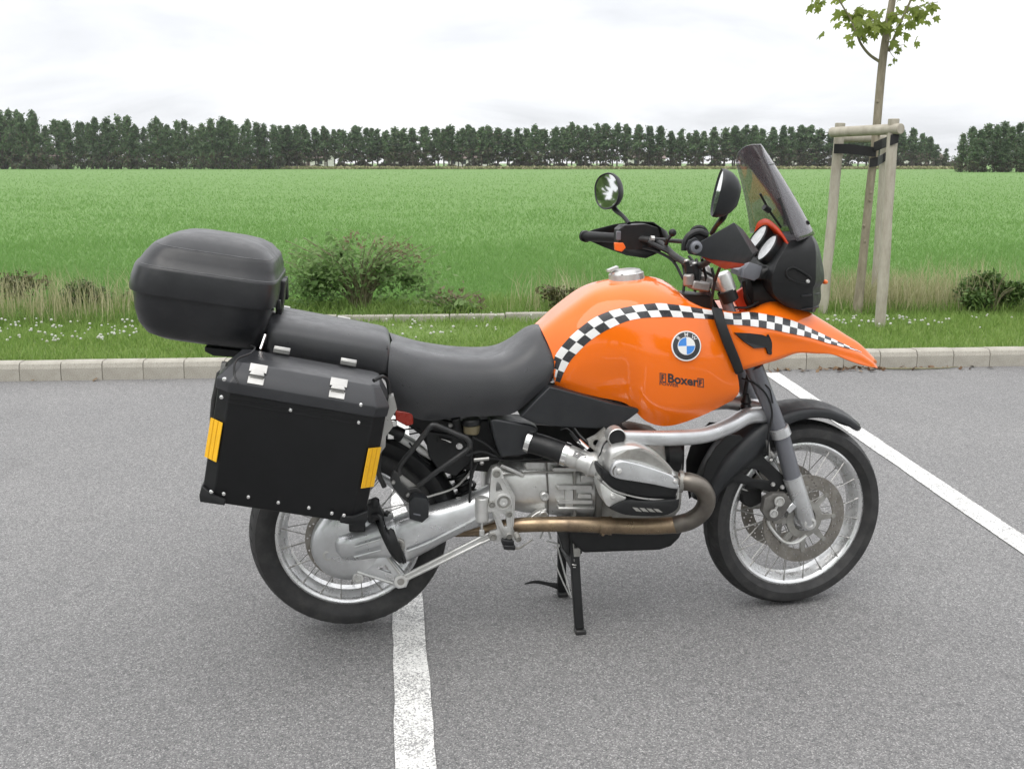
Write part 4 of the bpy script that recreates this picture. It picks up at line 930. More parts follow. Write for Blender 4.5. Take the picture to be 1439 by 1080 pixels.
# tail, inner body and frame below the seats
m = MB(); plate(m, px2([(395, 520), (480, 540), (560, 572), (640, 590), (705, 585), (700, 625), (676, 640), (640, 660), (618, 655), (590, 608), (545, 575), (400, 545)], -.06), [], -.085, .085); B(m, 'tail_body', 'black_plastic', bevel=.006)
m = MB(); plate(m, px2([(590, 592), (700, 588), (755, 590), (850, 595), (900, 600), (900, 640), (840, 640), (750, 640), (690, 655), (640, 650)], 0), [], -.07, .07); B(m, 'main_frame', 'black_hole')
m = MB(); m.prism([at(556, 577, -.16), at(580, 580, -.16), at(581, 596, -.16), at(572, 599, -.16), at(556, 590, -.16)], (0, .03, 0)); B(m, 'side_reflector', 'red_lamp', bevel=.003)
m = MB(); plate(m, px2([(596, 604), (650, 612), (668, 640), (640, 668), (616, 660), (602, 640)], -.09), [], -.10, -.085); B(m, 'lock_panel', 'black_plastic', bevel=.004)
m = MB(); q = at(645.5, 626, -.101); m.cyl(q, q + Vector((0, -.008, 0)), .0115, 20, ch=.002); B(m, 'lock_barrel', 'chrome')
m = MB(); m.box(at(625, 619, -.104), (.045, .01, .016), Matrix.Rotation(R(14), 3, 'Y')); B(m, 'latch_recess', 'black_hole'); m = MB(); m.tube([at(620, 616, -.112), at(627, 618, -.112), at(634, 621, -.112)], .0022, 5); B(m, 'latch_handle', 'chrome')
m = MB(); m.tube([at(546, 606, -.06), at(575, 624, -.06), at(630, 654, -.06)], .0115, 12); B(m, 'subframe_tube', 'spring_white')
m = MB(); m.tube([at(575, 622, -.075), at(590, 640, -.075), at(605, 652, -.075)], .003, 5, smooth=3); m.tube([at(560, 605, -.09), at(580, 602, -.1), at(592, 606, -.09), at(575, 610, -.08)], .0025, 5, smooth=4); B(m, 'wiring', 'black_plastic')
m = MB(); m.cyl(at(540, 600, -.10), at(566, 612, -.10), .022, 14, ch=.003); B(m, 'tube_clamp', 'black_plastic')
m = MB(); m.box(at(551, 594, -.13), (.028, .02, .02)); m.box(at(549, 612, -.11), (.02, .02, .018)); B(m, 'rack_bolt', 'chrome', bevel=.002)
# rear mudguard above the tyre
m = MB(); rings = []
for i in range(17):
    a = R(lerp(8, 128, i / 16)); rr = .345; cx = Vector((math.cos(a) * rr, 0, .3376 + math.sin(a) * rr)); d = Vector((math.cos(a), 0, math.sin(a)))
    rings.append([cx + d * (-.05) + Vector((0, -.082, 0)), cx + d * (-.012) + Vector((0, -.08, 0)), cx + d * .008 + Vector((0, -.05, 0)), cx + d * .012, cx + d * .008 + Vector((0, .05, 0)), cx - d * .012 + Vector((0, .08, 0)), cx - d * .05 + Vector((0, .082, 0))])
m.loft(rings, False); B(m, 'rear_mudguard', 'black_plastic', solid=.004, smooth=50)
# shock absorber with spring
m = MB(); a, b = at(618, 585, 0), at(662, 716, 0); m.cyl(a, b, .022, 14); B(m, 'shock_absorber', 'dark_metal')
m = MB(); P = []
for i in range(90):
    t = i / 89; c = lerp(a, b, .25 + .6 * t); d = (b - a).normalized(); u = d.orthogonal().normalized(); w = d.cross(u); P.append(c + (u * math.cos(t * 42) + w * math.sin(t * 42)) * .038)
m.tube(P, .006, 6); B(m, 'shock_spring', 'black_plastic')
# brake fluid reservoir and preload knob
m = MB(); m.cyl(at(663, 597, -.13), at(662, 588, -.13), .030, 20, ch=.004); B(m, 'reservoir_cap', 'black_plastic'); m = MB(); m.cyl(at(662, 609, -.13), at(663, 596, -.13), .024, 20, r2=.027, ch=.003); B(m, 'brake_reservoir', 'bronze_fluid')
m = MB(); m.tube([at(663, 609, -.13), at(663, 630, -.135), at(662, 660, -.14), at(660, 700, -.145)], .0045, 7, smooth=4); B(m, 'brake_hose', 'black_plastic')
m = MB(); m.cyl(at(640, 586, -.145), at(646, 612, -.10), .0145, 16, ch=.002); B(m, 'preload_knob', 'black_plastic'); m = MB(); m.bolt(at(633, 597, -.14), (0, -1, 0), .008, .006); B(m, 'bolt', 'steel')
# black pillion peg loop, bracket and folded peg
m = MB(); lp = [(561, 668), (562, 654), (584, 626), (604, 600), (610, 597), (617, 599), (640, 609), (656, 616), (660, 624), (656, 632), (625, 654), (586, 683)]
m.tube(cr([at(a, b, -.185) for a, b in lp], 4), .0083, 10); B(m, 'pillion_peg_loop', 'dark_metal')
m = MB(); plate(m, px2([(553, 660), (560, 664), (563, 676), (574, 686), (586, 684), (592, 690), (592, 712), (582, 712), (566, 700), (552, 684), (548, 672)], -.19), [], -.195, -.183); B(m, 'peg_bracket', 'dark_metal', bevel=.002)
m = MB()
for p in ((552.5, 677), (573, 695)): m.bolt(at(*p, -.196), (0, -1, 0), .0075, .006)
B(m, 'bolt', 'steel')
m = MB(); plate(m, px2([(561, 665), (586, 684), (580, 690), (568, 688), (562, 680)], -.19), [], -.182, -.178); B(m, 'bracket_edge', 'steel')
m = MB(); plate(m, px2([(577, 703), (582, 697), (596, 699), (600, 704), (599, 722), (592, 728), (578, 724)], -.22), [], -.245, -.195, .006); pg = B(m, 'pillion_peg', 'grey_plastic')
m = MB(); m.add([at(581, 720.5, -.2456), at(591, 722.5, -.2456), at(591, 724.5, -.2456), at(581, 722.5, -.2456)], [(0, 1, 2, 3)]); m.build('mark', 'fork_grey', pg, smooth=0)
# side cover under the tank, airbox snorkel
m = MB(); plate(m, px2([(731, 585), (752, 563), (772, 543), (786, 546), (830, 558), (870, 569), (897, 574), (898, 578), (882, 590), (862, 600), (835, 602), (790, 600), (750, 594)], -.185), [], -.188, -.10, .0); B(m, 'side_cover', 'grey_plastic', bevel=.016, bseg=4, smooth=50)
m = MB(); plate(m, px2([(688, 590), (700, 588), (748, 597), (757, 602), (750, 622), (746, 634), (728, 641), (704, 643), (695, 620)], -.16), [], -.165, -.06); B(m, 'air_box', 'grey_plastic', bevel=.014, bseg=3, smooth=50)
m = MB(); m.tube([at(738, 620, -.15), at(760, 625, -.165), at(780, 632, -.185), at(798, 639, -.20)], .0335, 20, smooth=3); B(m, 'intake_hose', 'black_plastic')
m = MB()
for i, p in enumerate(((744, 620, -.155), (795, 638, -.198))):
    c = at(*p); d = (at(798, 639, -.2) - at(760, 625, -.165)).normalized(); m.lathe([(.034, -.008), (.0375, -.008), (.0375, .008), (.034, .008)], c, d, 24, closed=True)
B(m, 'hose_clamp', 'chrome')
tb0, tb1 = at(797, 639, -.20), at(842, 656, -.245); td = (tb1 - tb0).normalized()
m = MB(); L = (tb1 - tb0).length; m.lathe([(.030, 0), (.034, .004), (.034, L * .3), (.031, L * .36), (.0335, L * .42), (.0335, L * .62), (.037, L * .68), (.040, L * .8), (.036, L * .86), (.036, L)], tb0, td, 28); tbo = B(m, 'throttle_body', 'light_alu')
m = MB(); c = at(816, 640, -.24); m.box(c, (.05, .012, .018), Matrix.Rotation(R(22), 3, 'Y'))
for dx in (-.012, .012): m.bolt(c + Vector((dx, -.006, -dx * .4)), (0, -1, 0), .006, .005)
m.build('linkage', 'chrome', tbo)
m = MB(); m.tube([at(788, 604, -.2), at(797, 602, -.21), at(806, 610, -.22), at(816, 622, -.235)], .0022, 5, smooth=4); m.tube([at(802, 607, -.2), at(812, 620, -.22), at(822, 630, -.235)], .006, 7, smooth=3); m.tube([at(806, 600, -.18), at(815, 612, -.2), at(826, 622, -.22)], .004, 6, smooth=3); B(m, 'throttle_cable', 'black_plastic')
m = MB(); m.tube([at(813, 619, -.22), at(826, 631, -.235)], .0085, 10); B(m, 'cable_adjuster', 'chrome')
m = MB(); plate(m, px2([(826, 618), (838, 612), (850, 602), (853, 618), (850, 634), (846, 640), (838, 634), (828, 626)], -.22), [[(q[0], q[1]) for q in px2([(838 + 5.5 * math.cos(k * .7), 622 + 5.5 * math.sin(k * .7)) for k in range(9)], -.22)]], -.225, -.205, .001); B(m, 'injector_mount', 'dull_alu')
# cables and hoses behind
m = MB()
for pts in (((700, 590), (706, 606), (712, 630), (716, 640)), ((690, 588), (694, 606), (700, 630)), ((664, 614), (680, 622), (695, 634), (706, 646)), ((655, 640), (676, 634), (700, 642))):
    m.tube([at(a, b, -.135) for a, b in pts], .0055, 7, smooth=4)
B(m, 'hoses', 'black_plastic')
m = MB(); m.tube([at(664, 660, -.14), at(640, 684, -.12), at(610, 695, -.12), at(590, 700, -.13)], .004, 6, smooth=4); B(m, 'brake_hose', 'steel')
# ---- gearbox, engine block
m = MB(); GS = [(684, 664, 706, .09), (692, 654, 716, .105), (712, 650, 724, .118), (740, 649, 730, .124), (770, 648, 733, .128), (800, 647, 736, .132), (828, 646, 737, .135), (846, 646, 737, .135)]
rings = []
for px_, t_, b_, w_ in GS:
    p, q = at(px_, t_, -w_), at(px_, b_, -w_); rings.append(ring_se(p.x, w_, q.z, p.z, 28, 2.9))
m.loft(rings); gb = B(m, 'gearbox', 'light_alu', smooth=50)
def bx(px_, t_, b_, y0, y1, px2_, name, mat, bev=.005):
    """box-like rib between two picture columns"""
    m = MB(); plate(m, px2([(px_, t_), (px2_, t_), (px2_, b_), (px_, b_)], y0), [], y0, y1); return m.build(name, mat, gb, bevel=bev, smooth=40)
bx(776, 657, 662, -.150, -.11, 820, 'rib', 'light_alu'); bx(782, 682, 688, -.152, -.11, 834, 'rib', 'light_alu'); bx(783, 703, 708, -.152, -.11, 834, 'rib', 'light_alu'); bx(784, 712, 717, -.150, -.11, 836, 'rib', 'light_alu')
bx(794, 686, 716, -.146, -.11, 806, 'rib', 'light_alu'); bx(806, 648, 734, -.142, -.10, 810, 'rib', 'dull_alu', .002); bx(736, 649, 660, -.115, -.06, 786, 'rib', 'light_alu', .008)
m = MB()
for px_, py_ in ((764.5, 696), (763, 722)):
    c = at(px_, py_, -.135); m.lathe([(.0145, 0), (.0145, .018), (.012, .020), (.0075, .020), (.0075, .012), (.0001, .012)], c + Vector((0, .004, 0)), (0, -1, 0), 24)
m.build('bolt_boss', 'light_alu', gb)
m = MB(); m.prism([at(706, 652, -.13), at(738, 666, -.13), at(736, 671, -.13), at(702, 656, -.13)], (0, .05, 0)); m.build('rib', 'light_alu', gb, bevel=.003)
m = MB(); m.prism([at(725, 742, -.135), at(754, 720, -.14), at(768, 714, -.14), at(769, 718, -.14), at(757, 726, -.14), at(724, 750, -.135)], (0, .03, 0)); m.build('exhaust_bracket', 'light_alu', gb, bevel=.003)
m = MB(); rings = []
for px_, t_, b_, w_ in ((842, 640, 748, .120), (860, 612, 752, .130), (900, 606, 752, .130), (930, 612, 750, .120), (950, 625, 740, .105), (962, 640, 728, .085)):
    p, q = at(px_, t_, -.1), at(px_, b_, -.1); rings.append(ring_se(p.x, w_, q.z, p.z, 28, 3.2))
m.loft(rings); eb = B(m, 'crankcase', 'dull_alu', smooth=50)
m = MB(); c = at(930, 640, -.06); m.lathe([(.0001, -.02), (.052, -.02), (.06, -.01), (.06, .03)], c + Vector((.02, 0, 0)), Vector((1, 0, 0)), 32); m.build('front_cover', 'black_plastic', eb)
m = MB(); m.lathe([(.05, -.012), (.056, -.012), (.056, .012), (.05, .012)], at(955, 640, -.02), Vector((1, -.25, 0)), 32, closed=True); m.build('oil_line', 'black_plastic', eb)
for k, (a_, b_) in enumerate(((720, 700), (735, 700), (750, 672), (780, 670), (800, 730), (836, 700), (838, 664), (700, 704))):
    c = at(a_, b_, -.128); m = MB(); m.lathe([(.0085, .006), (.0085, -.003), (.006, -.004), (.0055, -.001), (.0001, -.001)], c, (0, 1, 0), 14)
    if k > 3: m.build('case_bolt', 'dull_alu', gb)
m = MB(); m.tube([at(700, 668, -.118), at(740, 664, -.128), at(790, 662, -.132), at(842, 660, -.136)], .0032, 6, smooth=4); m.build('casting_seam', 'dull_alu', gb)
m = MB(); m.tube([at(768, 650, -.128), at(770, 690, -.1305), at(770, 732, -.128)], .0028, 6, smooth=4); m.build('casting_seam', 'dark_alu', gb)  # dark line paints the shade in a casting crevice
bx(838, 652, 734, -.150, -.10, 846, 'rib', 'dark_alu', .002); bx(812, 694, 700, -.146, -.11, 832, 'rib', 'light_alu', .003); bx(816, 668, 678, -.146, -.11, 836, 'rib', 'light_alu', .004)  # the dark rib paints crevice shade next to the engine block
# ---- cylinders and heads, right then mirrored left
def z4(x, y): return 810 + x / 6.356, 570 + y / 6.356
def outline(pts, y, n=3): return cr([at(*z4(a, b), y) for a, b in pts], n, closed=True)
def layer(mb, pts, y0, steps, n=3):
    O = outline(pts, y0, n); c = sum(O, Vector()) / len(O); rings = []
    for y, s in steps: rings.append([Vector((c.x + (p.x - c.x) * s, y, c.z + (p.z - c.z) * s)) for p in O])
    mb.loft(rings)
HEAD = [(290, 350), (420, 325), (570, 345), (740, 440), (890, 590), (925, 720), (930, 870), (880, 950), (760, 985), (480, 985), (310, 925), (235, 820), (205, 680), (220, 480)]
UP = [(270, 430), (330, 365), (450, 340), (570, 350), (740, 445), (880, 585), (915, 680), (900, 745), (700, 702), (500, 668), (340, 640), (262, 570)]
FACE = [(300, 590), (350, 490), (470, 492), (700, 558), (860, 620), (912, 680), (898, 740), (700, 700), (500, 668), (345, 640)]
BAND = [(222, 560), (330, 610), (600, 650), (905, 700), (905, 800), (880, 828), (650, 822), (480, 795), (330, 745), (240, 665)]
LOW = [(300, 905), (440, 838), (600, 846), (900, 832), (930, 858), (905, 930), (770, 985), (480, 982), (350, 950)]
LOWS = [(215, 690), (330, 765), (450, 822), (370, 880), (290, 905), (240, 830)]
for side in (1, -1):
    mk = MB
    def put(mb, name, mat, parent=None, **k):
        if side == -1: mb.v = [(v[0], -v[1], v[2]) for v in mb.v]
        return B(mb, name, mat, parent, **k)
    m = MB(); c = at(*z4(560, 690), -.36)
    for k in range(8):
        y = -.135 - k * .011; m.lathe([(.06, 0), (.088, .001), (.088, .0035), (.06, .0045)], Vector((c.x - .01, y, c.z + .005)), (0, -1, 0), 28)
    m.lathe([(.062, 0), (.062, .12)], Vector((c.x - .01, -.12, c.z + .005)), (0, -1, 0), 28); cy = put(m, 'cylinder', 'dull_alu')
    m = MB(); layer(m, HEAD, -.33, [(-.20, .90), (-.215, .96), (-.27, .985), (-.31, .975), (-.318, .95)]); hd = put(m, 'cylinder_head', 'light_alu', smooth=40)
    m = MB(); layer(m, UP, -.36, [(-.29, 1.0), (-.335, 1.0), (-.350, .985), (-.362, .95), (-.370, .90), (-.374, .82)]); cv = put(m, 'valve_cover', 'light_alu', smooth=50)
    if side == 1: cv_bvh = bvh_of(cv)
    m = MB(); layer(m, FACE, -.382, [(-.360, 1.0), (-.380, 1.0), (-.386, .985), (-.389, .94), (-.390, .85)]); put(m, 'cover_plate', 'silver_paint', cv, smooth=50)
    for i in range(12):                                      # cooling ribs on the crown of the cover, darkened to paint shade between fins
        t = i / 11; m = MB(); a = [(lerp(330, 470, t) - 15, lerp(470, 395, t)), (lerp(520, 600, t), lerp(478, 385, t)), (lerp(720, 745, t), lerp(540, 470, t)), (lerp(850, 850, t), lerp(605, 575, t))]
        m.tube([hit(cv_bvh, *z4(q.x, q.y), lift=.0004, fb=-.35)[0] for q in cr([Vector((u_, w_, 0)) for u_, w_ in a], 6)], .0017, 5); put(m, 'rib', 'dull_alu', cv)
    m = MB(); layer(m, BAND, -.368, [(-.28, 1.0), (-.345, 1.0), (-.358, .985), (-.366, .94), (-.368, .8)]); put(m, 'cover_guard_band', 'black_plastic', cv, smooth=50)
    m = MB(); layer(m, LOW, -.378, [(-.27, 1.0), (-.355, 1.0), (-.370, .985), (-.379, .94), (-.381, .8)]); lg = put(m, 'cover_guard', 'black_plastic', cv, smooth=50)
    m = MB(); layer(m, LOWS, -.372, [(-.29, 1.0), (-.362, 1.0), (-.370, .97), (-.372, .85)]); put(m, 'cover_plate', 'light_alu', cv, smooth=50)
    for i in range(4):
        x0 = 500 + i * 62; m = MB(); m.prism([at(*z4(x0, 905 + i * 4), -.3815), at(*z4(x0 + 45, 910 + i * 4), -.3815), at(*z4(x0 + 85, 945 + i * 2), -.3815), at(*z4(x0 + 35, 940 + i * 2), -.3815)], (0, .004, 0)); put(m, 'guard_slot', 'dull_alu', lg, smooth=0)
    m = MB(); rim_ = [at(*z4(a, b), -.372) for a, b in ((235, 672), (330, 752), (480, 803), (650, 832), (880, 838), (905, 800), (912, 730))]; m.tube(rim_, .0028, 6, smooth=4); put(m, 'guard_edge', 'light_alu', cv)
    for (zx, zy, r_, y_) in ((380, 582, .0155, -.388), (880, 672, .0120, -.387), (325, 805, .0145, -.370)):
        m = MB(); cb = at(*z4(zx, zy), y_); m.lathe([(r_ * 1.32, .004), (r_ * 1.3, -.0012), (r_ * 1.02, -.0016)], cb, (0, 1, 0), 28); put(m, 'bolt_recess', 'dark_alu', cv)  # dark ring paints the shade of a sunken bolt seat
        m = MB(); m.lathe([(r_, .010), (r_, .001), (r_ * .88, -.002), (r_ * .8, -.001), (r_ * .62, -.001), (r_ * .58, -.006), (r_ * .42, -.010), (.0001, -.011)], cb, (0, 1, 0), 24); put(m, 'cover_bolt', 'light_alu', cv)
    if side == 1:                                            # small raised marks cast on the cover plate
        m = MB()
        for i in range(9):
            x0 = 515 + i * 30; m.box(at(*z4(x0, 645 + i * 5.5), -.3905), (.0032, .0016, .0042))
        m.build('cast_lettering', 'silver_paint', cv, smooth=0)
    m = MB(); m.tube([at(*z4(205, 455), -.285), at(*z4(225, 420), -.30), at(*z4(250, 350), -.30), at(*z4(300, 290), -.28), at(*z4(330, 250), -.22)], .0048, 7, smooth=4); m.tube([at(*z4(205, 455), -.285), at(*z4(215, 560), -.30), at(*z4(240, 620), -.31)], .0048, 7, smooth=4); put(m, 'spark_plug_lead', 'black_plastic')
    m = MB(); m.lathe([(.0001, 0), (.007, 0), (.0095, .006), (.0095, .022), (.0001, .022)], at(*z4(255, 480), -.30), (0, 1, 0), 14); put(m, 'stud', 'chrome')
    # header pipe
    m = MB(); hp = [at(955, 676, -.27), at(970, 677, -.285), at(985, 684, -.285), at(993, 700, -.275), at(987, 718, -.26), at(970, 731, -.245), at(948, 737, -.232)]
    m.tube(hp, .0285, 18, smooth=5); put(m, 'header_pipe', 'header')
    m = MB(); c = at(957, 676, -.27); m.lathe([(.029, -.006), (.034, -.006), (.034, .006), (.029, .006)], c, Vector((1, -.2, -.05)), 24, closed=True); put(m, 'header_flange', 'dull_alu')
    m = MB(); m.tube([at(950, 737, -.232), at(910, 739, -.222), at(860, 738, -.212), at(800, 736, -.195), at(735, 737, -.165), at(690, 742, -.12), at(640, 744, -.05)], [.027, .026, .0255, .0245, .0235, .0235, .0235], 18, smooth=4); ex_ = put(m, 'exhaust_pipe', 'exhaust')
    m = MB(); m.lathe([(.026, -.018), (.0285, -.018), (.0285, .018), (.026, .018)], at(851, 738, -.211), (at(860, 738, -.212) - at(800, 736, -.195)), 24, closed=True); m.lathe([(.026, -.005), (.030, -.005), (.030, .005), (.026, .005)], at(857, 738, -.212), (at(860, 738, -.212) - at(800, 736, -.195)), 24, closed=True); m.bolt(at(847, 750, -.225), (0, -1, 0), .006, .006); put(m, 'pipe_clamp', 'exhaust', ex_)
# ---- sump guard
m = MB(); plate(m, px2([(800, 742), (962, 742), (955, 756), (944, 767), (926, 773), (820, 777), (802, 762)], -.13), [], -.132, .132); B(m, 'sump_guard', 'black_plastic', bevel=.010, bseg=3, smooth=40)
# ---- swing arm and final drive
m = MB(); rings = []
for (tx, ty, bx_, by_, hw) in ((548, 730, 562, 790, .042), (562, 724, 575, 785, .046), (585, 716, 598, 773, .047), (615, 709, 625, 758, .046), (645, 701, 652, 744, .046), (668, 691, 678, 736, .047), (690, 680, 700, 730, .047)):
    a, b = at(tx, ty, -.115), at(bx_, by_, -.115); c = (a + b) / 2; h = (a - b) / 2; n = 20; rg = []
    for k in range(n):
        t = 2 * PI * k / n; cs, sn = math.cos(t), math.sin(t); rg.append(c + Vector((0, 1, 0)) * hw * math.copysign(abs(cs) ** .7, cs) + h * math.copysign(abs(sn) ** .7, sn))
    rings.append(rg)
m.loft(rings); sa = B(m, 'swing_arm', 'silver_paint', smooth=50)
m = MB(); rb = [at(a, b, -.166) for a, b in ((572, 774), (600, 763), (630, 748), (660, 733), (690, 715))]; m.tube(rb, .006, 8, smooth=3); m.build('rib', 'silver_paint', sa)
c = at(559.5, 765.5, -.165); m = MB(); m.lathe([(.022, .02), (.022, -.004), (.018, -.007), (.012, -.007), (.011, -.003), (.006, -.003), (.005, -.006), (.0001, -.006)], c, (0, 1, 0), 28); m.build('pivot_bolt', 'dull_alu', sa)
m = MB(); m.lathe([(.06, -.095), (.118, -.098), (.119, -.128), (.112, -.142), (.09, -.152), (.05, -.158), (.0001, -.160)], AXR, (0, 1, 0), 56); fd = B(m, 'final_drive', 'silver_paint', smooth=40)
m = MB(); rings = []
for (tx, ty, bx_, by_, hw) in ((470, 762, 474, 778, .012), (476, 753, 483, 786, .022), (492, 748, 500, 787, .028), (515, 740, 523, 784, .030), (540, 728, 556, 782, .032), (552, 724, 566, 784, .032)):
    a, b = at(tx, ty, -.16), at(bx_, by_, -.16); c = (a + b) / 2 + Vector((0, .014, 0)); h = (a - b) / 2; n = 20; rg = []
    for k in range(n):
        t = 2 * PI * k / n; cs, sn = math.cos(t), math.sin(t); rg.append(c + Vector((0, 1, 0)) * hw * 1.5 * math.copysign(abs(cs) ** .7, cs) + h * math.copysign(abs(sn) ** .7, sn))
    rings.append(rg)
m.loft(rings); m.build('drive_housing', 'silver_paint', fd, smooth=50)
m = MB(); m.tube([at(498, 768, -.207), at(535, 757, -.21)], .0045, 8); m.tube([at(498, 782, -.2), at(536, 772, -.206)], .0045, 8); m.build('rib', 'silver_paint', fd)
m = MB(); m.tube([at(470, 757, -.155), at(520, 750, -.175), at(540, 738, -.19)], .003, 6, smooth=3); m.build('rib', 'silver_paint', fd)
for p in ((461, 780), (503, 812)):
    m = MB(); m.lathe([(.017, .012), (.017, -.002), (.010, -.003), (.009, .002), (.0001, .002)], at(*p, -.153), (0, 1, 0), 20); m.build('drain_plug', 'light_alu', fd)
m = MB(); plate(m, px2([(500, 800), (520, 790), (538, 778), (548, 782), (563, 800), (574, 812), (570, 822), (560, 824), (548, 818)], -.14), [px2([(530, 798), (542, 790), (553, 806)], -.14)], -.150, -.130, .003); m.build('lower_lug', 'silver_paint', fd)
m = MB(); m.tube([at(540, 776, -.152), at(562, 806, -.152)], .005, 8); m.tube([at(502, 803, -.152), at(552, 819, -.152)], .005, 8); m.build('rib', 'light_alu', fd)
# rubber gaiter between the two
m = MB(); rings = []; n = 20
gs = [(527, 727, 556, 784), (531, 724, 561, 788), (534, 728, 564, 786), (538, 723, 567, 789), (541, 728, 568, 785), (545, 725, 570, 788), (550, 728, 570, 783)]
for tx, ty, bx_, by_ in gs:
    a, b = at(tx, ty, -.14), at(bx_, by_, -.14); c = (a + b) / 2; h = (a - b) / 2; hw = .092
    rings.append([c + Vector((0, 1, 0)) * (.02 + hw * math.cos(2 * PI * k / n)) + h * 1.12 * math.sin(2 * PI * k / n) for k in range(n)])
m.loft(rings); B(m, 'rubber_gaiter', 'black_plastic', smooth=60)
m = MB(); m.tube([at(523, 724, -.19), at(534, 726, -.20), at(540, 750, -.212), at(548, 772, -.205), at(562, 786, -.19)], .006, 6, smooth=4); m.ball(at(563, 787, -.19), .007, 8); B(m, 'gaiter_tie', 'black_plastic')
# rear brake caliper and lines near the pannier corner
m = MB(); m.box(at(524, 716, -.16), (.05, .05, .06), Matrix.Rotation(R(-20), 3, 'Y')); m.cyl(at(527, 700, -.18), at(527, 712, -.18), .014, 12); m.box(at(502, 738, -.17), (.05, .04, .03)); B(m, 'rear_brake_caliper', 'black_plastic', bevel=.005)
m = MB(); m.box(at(515, 700, -.2), (.012, .02, .07), Matrix.Rotation(R(15), 3, 'Y')); B(m, 'caliper_bracket', 'dull_alu', bevel=.003)
# torque arm
m = MB()
for dy_, o in ((0, 5), (1, -4)):
    m.tube([at(563, 814 + o * .7, -.15), at(620, 786 + o * .8, -.15), at(672, 760 + o * .9, -.15), at(694, 750 + o, -.15)], .0062, 8)
a0, a1 = at(563, 814, -.15), at(694, 751, -.15); m.tube([a0, a1], .0085, 8, flat=(1, .25))
m.lathe([(.007, -.016), (.020, -.016), (.020, .016), (.007, .016)], at(563, 814, -.15), (0, 1, 0), 24, closed=True); m.lathe([(.006, -.012), (.015, -.012), (.015, .012), (.006, .012)], at(694, 751, -.15), (0, 1, 0), 20, closed=True)
ta = B(m, 'torque_arm', 'light_alu', smooth=50)
m = MB(); m.lathe([(.0001, -.018), (.011, -.018), (.012, -.014), (.012, .016)], at(563, 814, -.15), (0, 1, 0), 18); m.build('bolt', 'dull_alu', ta)
# ---- footrest plate
def zp(x, y): return 655 + x / 7.717, 640 + y / 7.714
ol = [(285, 150), (330, 122), (370, 145), (392, 215), (455, 330), (520, 440), (515, 620), (505, 770), (520, 860), (510, 930), (470, 950), (425, 935), (410, 915), (290, 915), (250, 880), (262, 830), (330, 810), (345, 780), (290, 600), (245, 545), (258, 490), (270, 300)]
h1 = [(318, 280), (345, 262), (372, 300), (405, 375), (350, 395), (310, 395)]; h2 = [(345, 625), (400, 610), (440, 640), (450, 760), (430, 775), (400, 770)]
m = MB(); y0 = -.172; plate(m, px2([zp(*q) for q in ol], y0), [px2([zp(*q) for q in h1], y0), px2([zp(*q) for q in h2], y0)], -.178, -.160, .003); fp = B(m, 'footrest_plate', 'light_alu', smooth=40)
m = MB(); c = at(*zp(405, 500), -.178); m.lathe([(.0265, .004), (.0265, -.006), (.022, -.007), (.021, .001), (.0135, .001), (.013, -.004), (.006, -.004), (.005, -.001), (.0001, -.001)], c, (0, 1, 0), 30); m.build('pivot_boss', 'light_alu', fp)
m = MB(); m.lathe([(.0205, -.0008), (.0135, -.0008)], c, (0, 1, 0), 30); m.build('pivot_ring', 'dull_alu', fp)
for (zx, zy, r_) in ((330, 190, .013), (280, 525, .011), (465, 630, .010), (290, 875, .012), (465, 870, .010)):
    m = MB(); m.lathe([(r_, .002), (r_, -.005), (r_ * .75, -.006), (r_ * .7, -.002), (r_ * .4, -.002), (r_ * .35, -.004), (.0001, -.004)], at(*zp(zx, zy), -.178), (0, 1, 0), 18); m.build('bolt', 'dull_alu', fp)
m = MB(); m.tube([at(*zp(q[0], q[1]), -.1785) for q in ((395, 240), (460, 360), (500, 450), (495, 620), (490, 780))], .0035, 6, smooth=3); m.tube([at(*zp(q[0], q[1]), -.1785) for q in ((300, 600), (360, 760), (405, 860), (425, 915))], .0035, 6, smooth=3); m.build('rib', 'light_alu', fp)
m = MB(); m.box(at(714, 764, -.21), (.036, .07, .014), Matrix.Rotation(R(8), 3, 'Y'));
for k in range(4): m.box(at(714, 762, -.19 - k * .014), (.037, .006, .016), Matrix.Rotation(R(8), 3, 'Y'))
m.build('footrest_rubber', 'black_plastic', fp, bevel=.003)
m = MB(); m.cyl(at(725, 750, -.19), at(729, 758, -.215), .010, 12); m.build('footrest_pin', 'dull_alu', fp)
m = MB(); m.tube([at(715, 770, -.20), at(730, 770, -.22), at(748, 758, -.235)], [.010, .006, .004], 8, flat=(.5, 1.2)); B(m, 'brake_pedal', 'dull_alu')
m = MB(); m.cyl(at(677, 732, -.165), at(677, 698, -.165), .0215, 16, ch=.003); m.tube([at(677, 732, -.165), at(677, 748, -.165)], .005, 8); m.box(at(677, 748, -.165), (.016, .012, .02)); m.box(at(686, 712, -.165), (.03, .02, .03)); B(m, 'rear_master_cylinder', 'light_alu', bevel=.003)
m = MB(); m.cyl(at(666, 646, -.15), at(687, 644, -.15), .006, 10); m.ball(at(677, 650, -.15), .008, 8); B(m, 'brake_switch', 'steel'); m = MB(); m.tube([at(687, 644, -.15), at(720, 646, -.15), at(760, 644, -.15)], .003, 6, smooth=3); m.tube([at(670, 650, -.14), at(662, 672, -.145), at(660, 706, -.15)], .0042, 6, smooth=3); B(m, 'brake_line', 'black_plastic')
